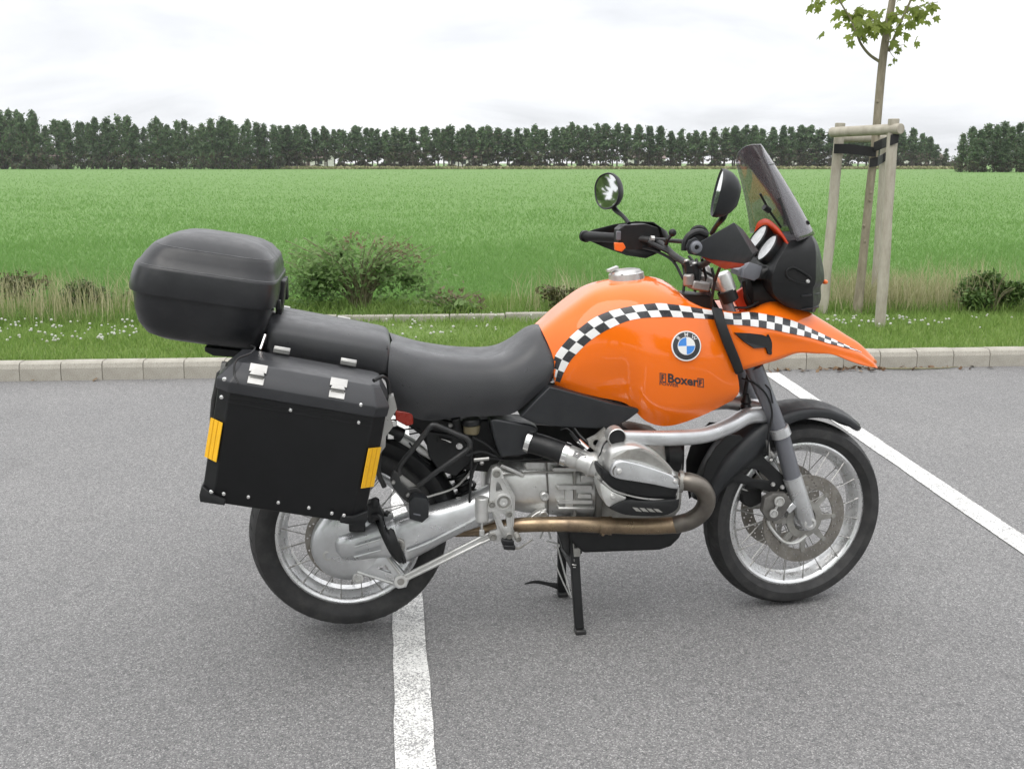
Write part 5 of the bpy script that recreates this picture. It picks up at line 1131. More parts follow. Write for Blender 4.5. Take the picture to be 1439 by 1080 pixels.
# ---- centre stand
def leg(pts, w, t):
    m = MB(); P = cr(pts, 4); rings = []
    for i, p in enumerate(P):
        d = (P[min(i + 1, len(P) - 1)] - P[max(0, i - 1)]).normalized(); f = Vector((1, 0, 0)); f = (f - d * f.dot(d)).normalized(); s_ = d.cross(f); rings.append([p - f * w - s_ * t, p + f * w - s_ * t, p + f * w + s_ * t, p - f * w + s_ * t])
    m.loft(rings); return m
cs = leg([at(806, 742, -.10), at(808, 790, -.12), at(811, 840, -.14), at(814, 882, -.152)], .0145, .012); stand = B(cs, 'centre_stand', 'black_plastic', bevel=.003, smooth=40)
m = MB(); m.box(at(815, 885.5, -.152), (.036, .040, .018)); m.build('foot_pad', 'dark_metal', stand, bevel=.005)
lf0, lf1 = at(806, 742, -.10), at(814, 882, -.152); mir = lambda p: Vector((p.x, -p.y, p.z))
m = leg([mir(lf0), mir(lerp(lf0, lf1, .5)), mir(lf1)], .0145, .012); m.build('far_leg', 'black_plastic', stand, bevel=.003); m = MB(); q = mir(at(815, 885.5, -.152)); m.box(q, (.036, .04, .018)); m.build('foot_pad', 'dark_metal', stand, bevel=.005)
m = MB(); m.cyl(lerp(lf0, lf1, .1), mir(lerp(lf0, lf1, .1)), .013, 12); m.cyl(lerp(lf0, lf1, .45), mir(lerp(lf0, lf1, .45)), .010, 12); m.build('cross_tube', 'black_plastic', stand)
m = MB(); tdl = [at(800, 832, .15), at(786, 824, .16), at(770, 820, .165), at(752, 817, .165), at(737, 820, .165)]; m.tube(tdl, [.024, .016, .009, .008, .003], 8, smooth=4, flat=(.8, .7)); m.build('tread_lever', 'black_plastic', stand)
m = MB(); plate(m, px2([(781, 742), (816, 742), (814, 760), (818, 776), (800, 782), (790, 770), (786, 756)], -.09), [], -.10, -.06); B(m, 'stand_bracket', 'dark_metal', bevel=.004)
m = MB(); plate(m, px2([(803, 748), (814, 748), (815, 780), (806, 782)], -.12), [px2([(806, 760), (811, 760), (811, 769), (806, 769)], -.12)], -.128, -.118); B(m, 'stand_link', 'dull_alu')
P = []; a, b = at(807, 785, -.13), at(805, 832, -.11)
for i in range(100): t = i / 99; P.append(lerp(a, b, .1 + .8 * t) + Vector((math.cos(t * 75) * .008, math.sin(t * 75) * .008, 0)))
m = MB(); m.tube(P, .0022, 5); m.tube([a, lerp(a, b, .1)], .0025, 5); m.tube([lerp(a, b, .9), b], .0025, 5); B(m, 'stand_spring', 'steel')
m = MB(); m.tube([at(784, 770, .05), at(792, 800, .08), at(803, 840, .13)], .0028, 6, smooth=3); m.tube([at(776, 782, .08), at(790, 815, .11), at(803, 842, .14)], .0028, 6, smooth=3); m.tube([at(759, 756, .05), at(764, 745, .05), at(770, 745, .05), at(774, 757, .05)], .004, 6, smooth=4); m.tube([at(768, 760, .05), at(784, 764, .05), at(785, 768, .05), at(778, 769, .05)], .003, 6, smooth=4); B(m, 'side_stand_rod', 'spring_white')

# ---- telelever arm, fork, front brake
m = MB(); rings = []
arm = cr([at(866, 614, -.31), at(900, 615, -.30), at(950, 615, -.27), at(990, 611, -.215), at(1025, 598, -.15), at(1052, 584, -.10), at(1085, 583, -.05), at(1100, 585, 0)], 5)
for i, p in enumerate(arm):
    t = i / (len(arm) - 1); d = (arm[min(i + 1, len(arm) - 1)] - arm[max(0, i - 1)]).normalized(); u = Vector((0, 0, 1)); u = (u - d * u.dot(d)).normalized(); s_ = d.cross(u); hh, ww = lerp(.0215, .027, t), lerp(.019, .03, t)
    rings.append([p + u * hh * math.copysign(abs(math.sin(2 * PI * k / 16)) ** .75, math.sin(2 * PI * k / 16)) + s_ * ww * math.copysign(abs(math.cos(2 * PI * k / 16)) ** .75, math.cos(2 * PI * k / 16)) for k in range(16)])
m.loft(rings); m.loft([[mir(p) for p in r_] for r_ in rings]); ta2 = B(m, 'suspension_arm', 'silver_paint', smooth=50)
for s_ in (1, -1):
    c = at(867, 614.5, -.335); c.y *= s_; m = MB(); m.lathe([(.028, .04), (.028, -.004), (.0255, -.006), (.0245, 0.0), (.0001, .001)], c, (0, s_, 0), 28); m.build('pivot_sleeve', 'light_alu', ta2)
    m = MB(); m.lathe([(.0243, -.0005), (.0001, -.002)], c, (0, s_, 0), 28); m.build('pivot_cap', 'black_plastic', ta2)
m = MB(); m.tube([at(990, 606, -.16), at(1015, 596, -.13), at(1043, 580, -.10)], .0035, 6, smooth=3); m.build('arm_groove', 'dark_metal', ta2)
m = MB(); m.lathe([(.016, 0), (.019, .008), (.015, .016), (.019, .024), (.014, .034), (.008, .05)], at(1048, 574, -.06), (0, 0, 1), 16); m.tube([at(1046, 560, -.05), at(1052, 520, -.04), at(1050, 500, -.04)], .007, 8); B(m, 'front_shock_boot', 'black_plastic')
def fork_leg(s_):
    up = [at(1017, 413, -.10), at(1030, 446, -.10), at(1056, 522, -.10), at(1093, 612, -.10)]; sl0, sl1, bt = at(1098, 612, -.10), at(1114, 672, -.10), at(1137, 741, -.10)
    F = (lambda p: p) if s_ == 1 else mir
    d = (at(1137, 741, -.1) - at(1030, 446, -.1)).normalized()
    m = MB(); m.tube([F(up[0]), F(up[2]), F(lerp(up[2], sl0, .8))], .0185, 18); st = B(m, 'fork_tube', 'chrome' if False else 'fork_grey')
    m = MB(); m.tube([F(at(1061, 515, -.10)), F(at(1080, 565, -.10)), F(sl0), F(sl1)], [.026, .026, .0275, .0285], 20); B(m, 'fork_sleeve', 'fork_grey')
    m = MB(); m.tube([F(sl1 - d * .008), F(sl1), F(lerp(sl1, bt, .5)), F(lerp(sl1, bt, .84)), F(bt)], [.0315, .0315, .030, .028, .020], 20); lo = B(m, 'fork_leg', 'silver_paint', smooth=40)
    m = MB(); m.lathe([(.021, .016), (.021, -.010), (.0125, -.012), (.0115, .004), (.0001, .004)], F(at(1137, 734, -.115)), (0, s_, 0), 24); m.build('axle_clamp', 'light_alu', lo); m = MB(); m.lathe([(.011, -.006), (.0001, -.006)], F(at(1137, 734, -.115)), (0, s_, 0), 6); m.build('axle_socket', 'black_hole', lo)
    m = MB(); m.lathe([(.028, -.017), (.033, -.015), (.034, .015), (.028, .017)], F(at(1096, 606, -.10)), d, 24); B(m, 'fork_clamp', 'silver_paint')
    # brake caliper
    m = MB(); plate(m, px2([(1073, 698), (1084, 692), (1100, 692), (1108, 702), (1103, 712), (1096, 722), (1088, 728), (1078, 728), (1070, 716)], -.10), [], -.120, -.092, .004)
    if s_ == -1: m.v = [(v[0], -v[1], v[2]) for v in m.v]
    cl = B(m, 'brake_caliper', 'dark_alu')
    m = MB(); p0, p1 = F(at(1095, 704, -.130)), F(at(1087, 721, -.130))
    for q, r_ in ((p0, .0175), (p1, .0145)): m.lathe([(r_, .002), (r_, -.004), (r_ * .78, -.005), (r_ * .72, 0), (r_ * .45, 0), (r_ * .4, -.004), (.0001, -.004)], q, (0, s_, 0), 22)
    m.tube([p0, p1], .0045, 6); m.build('caliper_pistons', 'light_alu', cl)
    m = MB(); m.prism([F(at(1104, 716, -.12)), F(at(1114, 706, -.12)), F(at(1120, 712, -.12)), F(at(1110, 722, -.12))], (0, .02 * s_, 0)); m.build('caliper_mount', 'silver_paint', cl, bevel=.003)
fork_leg(1); fork_leg(-1)
m = MB(); m.cyl(at(1094, 606, -.10), mir(at(1094, 606, -.10)), .022, 16); m.box(at(1086, 590, -.02), (.05, .1, .03)); B(m, 'fork_bridge', 'silver_paint', bevel=.004)
m = MB(); m.tube([at(1080, 725, -.10), at(1081, 738, -.10), at(1100, 760, -.10), at(1118, 762, -.10), at(1133, 752, -.098)], .006, 8, smooth=4); B(m, 'brake_pipe', 'light_alu')
m = MB(); m.tube([at(1042, 531, -.10), at(1062, 540, -.12), at(1078, 556, -.13), at(1085, 580, -.13), at(1080, 608, -.125), at(1079, 640, -.125)], .003, 6, smooth=5); m.tube([at(1075, 540, -.125), at(1082, 548, -.13), at(1086, 566, -.13)], .0025, 6, smooth=4); B(m, 'brake_hose', 'black_plastic')
m = MB(); m.cyl(at(1078, 618, -.12), at(1081, 640, -.12), .006, 8); m.ball(at(1083, 646, -.12), .008, 8); m.cyl(at(1082, 634, -.12), at(1086, 640, -.12), .007, 8); B(m, 'hose_joint', 'steel')
# ---- front lower mudguard
m = MB(); rings = []; ctr = Vector((AXF.x, 0, AXF.z))
sp = [(168, .372, .02, .055, .10), (158, .372, .035, .066, .11), (148, .374, .050, .075, .10), (138, .377, .065, .080, .085), (126, .380, .068, .082, .060), (114, .384, .050, .080, .040), (102, .386, .035, .076, .030), (90, .386, .030, .072, .026), (78, .384, .028, .068, .022), (66, .378, .025, .060, .018), (56, .372, .018, .046, .010), (51, .371, .004, .02, .003)]
CSt, SSt = math.cos(STEER), math.sin(STEER)
def stv(p):
    q = p - ctr; return ctr + Vector((q.x * CSt - q.y * SSt, q.x * SSt + q.y * CSt, q.z))
cl_ = []
for a, rr, drop, w_, _ in sp:
    a = R(a); d = Vector((math.cos(a), 0, math.sin(a))); c = ctr + d * rr
    cl_.append([c - d * (drop + .008) + Vector((0, -w_, 0)), c - d * drop * .45 + Vector((0, -w_ * .98, 0)), c - d * .006 + Vector((0, -w_ * .72, 0)), c + d * .004 + Vector((0, -w_ * .3, 0)), c + d * .006])
g = crgrid(cl_, 4, 3); rows = [[stv(p) for p in (s_ + [mir(q) for q in reversed(s_[:-1])])] for s_ in g]
m.loft(rows, False); B(m, 'front_mudguard', 'grey_plastic', solid=.004, smooth=50)
for s_ in (1, -1):
    F = (lambda p: p) if s_ == 1 else mir
    m = MB(); plate(m, px2([(988, 668), (994, 648), (1006, 628), (1022, 612), (1040, 612), (1062, 632), (1080, 650), (1104, 672), (1112, 682), (1104, 692), (1088, 692), (1050, 680), (1030, 676), (1012, 690), (1004, 712), (992, 722), (988, 700)], -.088), [px2([(1036, 662), (1052, 656), (1066, 660), (1084, 676), (1060, 674)], -.088)], -.092, -.082, .002)
    if s_ == -1: m.v = [(v[0], -v[1], v[2]) for v in m.v]
    ob = B(m, 'mudguard_bracket', 'black_plastic', smooth=40)
    m = MB()
    for p in ((1086, 680), (1099, 684)): m.bolt(F(at(*p, -.095)), (0, -s_, 0), .008, .007)
    m.build('bolt', 'light_alu', ob)
    m = MB(); m.prism([F(at(1042, 690, -.06)), F(at(1070, 684, -.06)), F(at(1072, 706, -.06)), F(at(1056, 714, -.06)), F(at(1044, 708, -.06))], (0, .05 * s_, 0)); m.build('inner_flap', 'black_hole', ob, bevel=.006)
# ---- fork head: yokes, bar clamp
m = MB(); m.lathe([(.0001, .03), (.022, .03), (.026, .022), (.026, -.03), (.021, -.034)], at(1019, 396, -.10), (at(1017, 413, -.1) - at(1030, 446, -.1)), 24); B(m, 'fork_cap', 'light_alu', smooth=40); m = MB(); q = mir(at(1019, 396, -.10)); m.lathe([(.0001, .03), (.022, .03), (.026, .022), (.026, -.03), (.021, -.034)], q, (at(1017, 413, -.1) - at(1030, 446, -.1)), 24)
B(m, 'fork_cap', 'light_alu', smooth=40)
m = MB(); m.lathe([(.026, -.02), (.029, -.018), (.029, .018), (.026, .02)], at(1023, 415, -.10), (at(1017, 413, -.1) - at(1030, 446, -.1)), 24); B(m, 'fork_seal', 'black_plastic')
m = MB(); y0, y1 = at(1000, 398, -.085), at(1000, 398, .085); m.box((y0 + y1) / 2, (.055, .17, .034), Matrix.Rotation(R(18), 3, 'Y')); m.cyl(at(968, 402, -.06), at(968, 385, -.06), .018, 14); m.cyl(at(972, 397, .06), at(972, 380, .06), .018, 14); m.box(at(982, 401, -.05), (.06, .06, .03), Matrix.Rotation(R(10), 3, 'Y')); B(m, 'top_yoke', 'yoke', bevel=.006)
m = MB()
for y_ in (-.045, .045): m = MB(); m.cyl(at(980, 392, y_), at(975, 372, y_), .014, 12); m.cyl(at(968, 386, y_), at(964, 368, y_), .010, 10); m.box(at(972, 380, y_), (.04, .02, .03)); B(m, 'bar_clamp', 'black_plastic')
m = MB()
for y_ in (-.045, .045): m.bolt(at(976, 371, y_), (-.2, 0, 1), .009, .006); m.bolt(at(965, 367, y_), (-.2, 0, 1), .009, .006)
B(m, 'clamp_bolt', 'steel')
m = MB(); plate(m, px2([(953, 412), (1000, 416), (1012, 436), (960, 426)], -.05), [], -.06, .06); B(m, 'steering_cover', 'black_plastic', bevel=.005)
m = MB()
for pts in (((978, 364, -.03), (984, 385, -.06), (976, 410, -.06)), ((1000, 376, -.14), (1004, 396, -.14), (1000, 425, -.12), (1004, 437, -.12)), ((1012, 375, -.2), (1006, 390, -.15), (1001, 410, -.12)), ((958, 366, .1), (962, 385, .05), (960, 415, .03)), ((986, 362, -.1), (990, 380, -.02), (996, 410, -.02)), ((968, 360, .05), (985, 378, 0), (1006, 390, .02))):
    m.tube([at(*p) for p in pts], .0048, 7, smooth=5)
B(m, 'control_cables', 'black_plastic')
# ---- handlebar, grips, switches, hand guards, mirrors
bar = [at(826, 332, .445), at(870, 334, .33), at(905, 336, .25), at(928, 342, .19), at(946, 358, .12), at(962, 368, .06), at(976, 372, 0), at(986, 372, -.06), at(996, 366, -.13), at(1000, 358, -.2), at(992, 352, -.3), at(978, 347.5, -.455)]
m = MB(); m.tube(bar, .0112, 12, smooth=4); hb = B(m, 'handlebar', 'dark_metal')
m = MB(); m.tube([at(819, 331.5, .465), at(826, 332, .445), at(860, 334, .36), at(872, 334.5, .325)], [.0195, .018, .0175, .0175], 16); B(m, 'grip', 'black_plastic'); m = MB(); m.tube([at(978, 348, -.44), at(986, 350, -.37), at(992, 352, -.3)], .0175, 16); B(m, 'grip', 'black_plastic')
m = MB(); m.lathe([(.0001, -.02), (.016, -.018), (.021, -.008), (.021, .012), (.017, .014)], at(823, 332, .455), Vector((-.1, -1, 0)), 18); B(m, 'bar_end', 'black_plastic')
m = MB(); plate(m, px2([(866, 322), (873, 316), (905, 314), (921, 319), (924, 330), (922, 338), (912, 346), (895, 349), (878, 350), (866, 344)], .29), [], .255, .325); sw = B(m, 'switch_housing', 'black_plastic', bevel=.012, bseg=3, smooth=50)
m = MB(); m.prism([at(864, 341, .252), at(876, 341, .252), at(880, 348, .252), at(874, 354, .252), at(865, 352, .252)], (0, .02, 0)); m.build('turn_switch', 'orange_switch', sw, bevel=.003); m = MB(); m.box(at(869, 331, .253), (.016, .01, .03)); m.build('button', 'fork_grey', sw, bevel=.002)
m = MB(); m.tube([at(914, 336, .20), at(940, 338, .2), at(962, 339.5, .19)], .0075, 10); B(m, 'clutch_lever', 'dark_metal'); m = MB(); m.tube([at(914, 335.5, .2), at(919, 336, .2)], .011, 10); B(m, 'lever_clamp', 'light_alu')
m = MB(); m.ball(at(945, 327, .14), .0135, 14); m.tube([at(943, 330, .14), at(938, 336, .14), at(936, 344, .15)], .007, 8); B(m, 'ball_mount', 'black_plastic')
m = MB(); m.tube([at(903, 348, .26), at(920, 352, .2), at(945, 366, .12), at(960, 392, .06)], .005, 7, smooth=4); m.tube([at(920, 344, .2), at(938, 352, .15), at(950, 366, .11)], .009, 8, smooth=3); m.tube([at(912, 340, .2), at(930, 349, .16), at(942, 355, .13)], .008, 8, smooth=3); B(m, 'control_cables', 'black_plastic')
# far guard: a bowl seen from inside
m = MB(); og = [(817, 329, .47, .0), (828, 323, .45, .05), (852, 316, .40, .09), (880, 312, .34, .10), (905, 313, .28, .09), (918, 320, .25, .07), (924, 340, .25, .07), (915, 354, .27, .08), (895, 362, .31, .09), (868, 358, .37, .09), (840, 347, .43, .07), (824, 338, .46, .03)]
ov = []
for a, b, y_, dx in og: p = at(a, b, y_); ov.append(p + Vector((dx * .35, 0, 0)))
cen = sum(ov, Vector()) / len(ov) + Vector((.085, .02, .0)); mid = [lerp(p, cen, .45) + Vector((.045, .01, 0)) for p in ov]; n = len(ov)
m.add(ov + mid + [cen], [(i, (i + 1) % n, n + (i + 1) % n, n + i) for i in range(n)] + [(n + i, n + (i + 1) % n, 2 * n) for i in range(n)]); B(m, 'hand_guard', 'black_plastic', solid=.003, smooth=60)
# near guard: faceted shell with orange lower lip
gv = [at(*p) for p in ((985, 339.5, -.466), (1032, 312.5, -.385), (1058, 357, -.335), (1045, 371, -.330), (1020, 371, -.36), (990, 361.5, -.455), (968, 357, -.470), (964, 348, -.474), (968, 338, -.474), (977, 333.5, -.472), (1044, 322, -.26), (1066, 352, -.22), (1054, 368, -.23))]
m = MB(); m.add(gv, [(0, 1, 2), (0, 2, 3, 4, 5), (0, 5, 6, 7, 8, 9), (1, 10, 11, 2), (2, 11, 12, 3)]); B(m, 'hand_guard', 'grey_plastic', solid=-.004, bevel=.004, bseg=3, smooth=50)
m = MB(); m.add([at(*p) for p in ((985, 360, -.446), (1046, 370.5, -.328), (1040, 374.5, -.33), (1018, 377.5, -.35), (1004, 371, -.39), (991, 364, -.44))], [(0, 1, 2, 3, 4, 5)]); B(m, 'guard_lip', 'red_orange', solid=.003)
m = MB(); c = at(978, 347.5, -.474); m.lathe([(.0001, -.004), (.006, -.004), (.007, -.009), (.012, -.009), (.0165, -.006), (.0185, .004)], c, (0, 1, 0), 22); B(m, 'guard_bolt', 'fork_grey'); m = MB(); m.lathe([(.006, -.0045), (.0001, -.0045)], c, (0, 1, 0), 6); B(m, 'bolt_socket', 'black_hole')
m = MB(); m.tube(cr([at(a, b, -.44) for a, b in ((962, 352), (963, 340), (970, 330), (982, 326), (994, 330))], 4), .010, 10); m.cyl(at(982, 330, -.40), at(982, 330, -.33), .028, 18, ch=.005); B(m, 'switch_housing', 'black_plastic')
m = MB(); m.prism([at(973, 324, -.36), at(981, 319, -.36), at(990, 322, -.36), at(988, 328, -.36)], (0, .03, 0)); B(m, 'start_switch', 'orange_switch', bevel=.004)
def mirror_part(c, nrm, w, h, depth, foot, tilt=0., label=None):
    nrm = Vector(nrm).normalized(); up = Vector((0, 0, 1)); up = (up - nrm * up.dot(nrm)).normalized(); sd_ = up.cross(nrm); up, sd_ = up * math.cos(tilt) + sd_ * math.sin(tilt), sd_ * math.cos(tilt) - up * math.sin(tilt)
    def rg(s, d): return [c + (sd_ * math.copysign(abs(math.cos(t)) ** .86, math.cos(t)) * w + up * math.copysign(abs(math.sin(t)) ** .86, math.sin(t)) * h) * s - nrm * d for t in [2 * PI * k / 32 for k in range(32)]]
    m = MB(); m.loft([rg(.93, -.001), rg(1.0, -.004), rg(1.03, 0), rg(1.02, depth * .18), rg(.93, depth * .45), rg(.74, depth * .72), rg(.45, depth * .93), rg(.05, depth)], True, False); sh = B(m, 'mirror', 'grey_plastic', smooth=60)
    m = MB(); m.add(rg(.95, -.0005), [tuple(range(32))]); m.build('mirror_glass', 'mirror', sh, smooth=0)
    m = MB(); s0 = c - up * h * .8 - nrm * depth * .5; m.tube([s0 + up * .02, s0 - up * .012, lerp(s0, foot, .6), foot], [.013, .010, .007, .0075], 10, smooth=3); m.build('mirror_stalk', 'black_plastic', sh); return sh
mc = at(853, 268.5, .40); mirror_part(mc, (-.83, -.55, .06), .057, .062, .055, at(884, 314, .30), -.25)
mc = at(1009, 271, -.40); mirror_part(mc, (-.955, .16, .17), .05, .066, .062, at(1000, 328, -.30), .22)
# ---- instruments
for c, r_ in ((at(1065, 336, .035), .050), (at(1079.5, 349, -.065), .047)):
    ax = Vector((-.80, .03, .52)); m = MB(); m.lathe([(r_ * .98, -.11), (r_ * 1.06, -.06), (r_ * 1.06, .004), (r_ * .98, .008), (r_ * .92, .002)], c, ax, 32); gz = B(m, 'instrument', 'black_plastic')
    m = MB(); m.lathe([(r_ * .96, .004), (.0001, .006)], c, ax, 32); m.build('instrument_glass', 'gauge', gz)
m = MB(); plate(m, px2([(1088, 340), (1104, 345), (1100, 380), (1080, 402), (1066, 388), (1040, 388), (1050, 376), (1072, 366)], -.0), [], -.11, .12); B(m, 'instrument_panel', 'black_plastic', bevel=.012, bseg=3, smooth=50)
m = MB(); plate(m, px2([(1043, 378), (1050, 369), (1066, 374), (1062, 388), (1056, 392), (1042, 388)], -.10), [], -.125, -.06, .003); B(m, 'display_unit', 'fork_grey'); m = MB(); plate(m, px2([(1032, 378), (1041, 372), (1046, 376), (1041, 386), (1033, 384)], -.06), [], -.10, -.03, .003); B(m, 'display_unit', 'fork_grey')
m = MB(); m.tube([at(1045, 395, -.08), at(1048, 415, -.07), at(1055, 428, -.06)], .006, 8, smooth=4); m.tube([at(1032, 432, -.1), at(1050, 432, -.09), at(1066, 424, -.08)], .004, 7, smooth=3); B(m, 'wiring', 'black_plastic')
m = MB(); m.lathe([(.02, -.05), (.06, -.03), (.07, .03), (.07, .05)], at(1062, 412, -.02), Vector((1, 0, .1)), 24); B(m, 'headlamp_back', 'black_hole')
# ---- headlamp cowl: horizontal slices, nose at the middle plane
m = MB(); SL = [(1140, 326, 1112, 338, .135, .45), (1150, 342, 1104, 350, .155, .42), (1157, 368, 1092, 372, .165, .40), (1160, 392, 1086, 392, .165, .38), (1155, 402, 1086, 402, .160, .36), (1155, 422, 1090, 416, .150, .34), (1146, 438, 1108, 432, .125, .32)]
rings = []
for nx, ny, rx_, ry_, w_, sh_ in SL:
    nq = at(nx, ny, -.02); rq = at(rx_, ry_, -w_); L = nq.x - rq.x; half = []
    for t, yy in ((0, .97), (.25, 1.0), (.50, .985), (.60, .95), (.80, .60), (.93, .28), (.985, .12), (1.0, 0)):
        half.append(Vector((rq.x + L * t, -w_ * yy, lerp(rq.z, nq.z, t))))
    rings.append(half + [mir(p) for p in reversed(half[:-1])])
g = [cr([rings[i][j] for i in range(len(rings))], 4) for j in range(len(rings[0]))]
m.loft([[g[j][i] for j in range(len(g))] for i in range(len(g[0]))]); cw = B(m, 'headlamp_cowl', 'black_plastic', smooth=17)
cw_bvh = bvh_of(cw)
m = MB(); pk = [hit(cw_bvh, a, b, lift=.003, fb=-.16)[0] for a, b in ((1105, 381), (1112, 376), (1120, 378), (1136, 388), (1139, 393), (1136, 398), (1128, 398), (1108, 391))]; m.tube(cr(pk, 3, closed=True) + [pk[0]], .0035, 6); m.build('pocket_rim', 'black_plastic', cw)
m = MB(); m.add([hit(cw_bvh, a, b, lift=.0015, fb=-.16)[0] for a, b in ((1106, 382), (1112, 378), (1120, 380), (1134, 389), (1136, 394), (1128, 396), (1109, 390))], [tuple(range(7))]); m.build('pocket', 'black_hole', cw, smooth=0)  # near-black sheet paints the shaded hollow of the pocket
m = MB(); m.bolt(hit(cw_bvh, 1134.5, 395, fb=-.15)[0], (0.3, -1, 0), .007, .006); m.build('bolt', 'light_alu', cw)
for yy in (413.5, 432):
    m = MB(); m.tube([hit(cw_bvh, a, b, lift=.001, fb=-.1)[0] for a, b in ((1126, yy + 2), (1138, yy + .5), (1150, yy - 1))], .0035, 6, smooth=3); m.build('cowl_rib', 'grey_plastic', cw)
m = MB(); q = at(1159, 396, -.02); m.ball(q, .010, 10, (1, 1.4, .8)); m.build('marker_lens', 'orange_switch', cw)
m = MB(); L0 = at(1149, 412, 0); m.lathe([(.0001, .0), (.04, -.003), (.052, -.010), (.055, -.03)], L0 + Vector((-.010, 0, .0)), Vector((1, 0, -.12)), 28); m.build('headlamp_glass', 'gauge', cw)
# ---- windscreen
m = MB(); b0, b1 = at(1141, 327, 0), at(1066, 203, 0); NU_, NV_ = 25, 22; rows = []
for j in range(NV_):
    v = 1 - (1 - j / (NV_ - 1)) ** 1.4; row = []
    for i in range(NU_):
        u = -1 + 2 * i / (NU_ - 1)
        wv = lerp(.195, .118, v ** .8)
        vv = v; k = 1.0
        if v > .80: k = .30 + .70 * math.sqrt(max(0.0, 1 - ((v - .80) / .20) ** 2))
        y = u * wv * k
        c = lerp(b0, b1, vv) + Vector((.006 * math.sin(v * PI), 0, .002 * math.sin(v * PI)))
        back = lerp(.135, .050, v) * (abs(y / wv) ** 1.7)
        low = lerp(.012, -.0, v) * abs(u) ** 2
        topd = 0
        row.append(Vector((c.x - back, y, c.z - low + topd)))
    rows.append(row)
m.loft(rows, False); ws = B(m, 'windscreen', 'smoke_screen', smooth=60)
k_ = ws.modifiers.new('thickness', 'SOLIDIFY'); k_.thickness = .003; k_.offset = 0
m = MB(); m.tube([Vector((p.x - .004, p.y * .97, p.z)) for p in [r_[0] for r_ in rows[1:8]]], .004, 6); m.build('screen_bracket', 'black_plastic', ws)
m = MB(); q = at(1081, 296, -.06); m.cyl(q, q + Vector((-.02, -.005, .012)), .010, 12); m.tube([at(1068, 272, -.07), at(1081, 296, -.06), at(1098, 320, -.06)], .004, 6); m.build('screen_adjuster', 'black_plastic', ws)
for i_ in (7, 17):
    m = MB(); m.bolt(rows[2][i_] + Vector((.001, 0, .001)), (1, 0, .6), .008, .005); m.build('screen_bolt', 'black_plastic', ws)
m = MB()
sm = [rows[14][i] + Vector((.004, 0, 0)) for i in range(NU_)]; m.tube(sm, .0016, 5); m.build('spoiler_edge', 'fork_grey', ws)
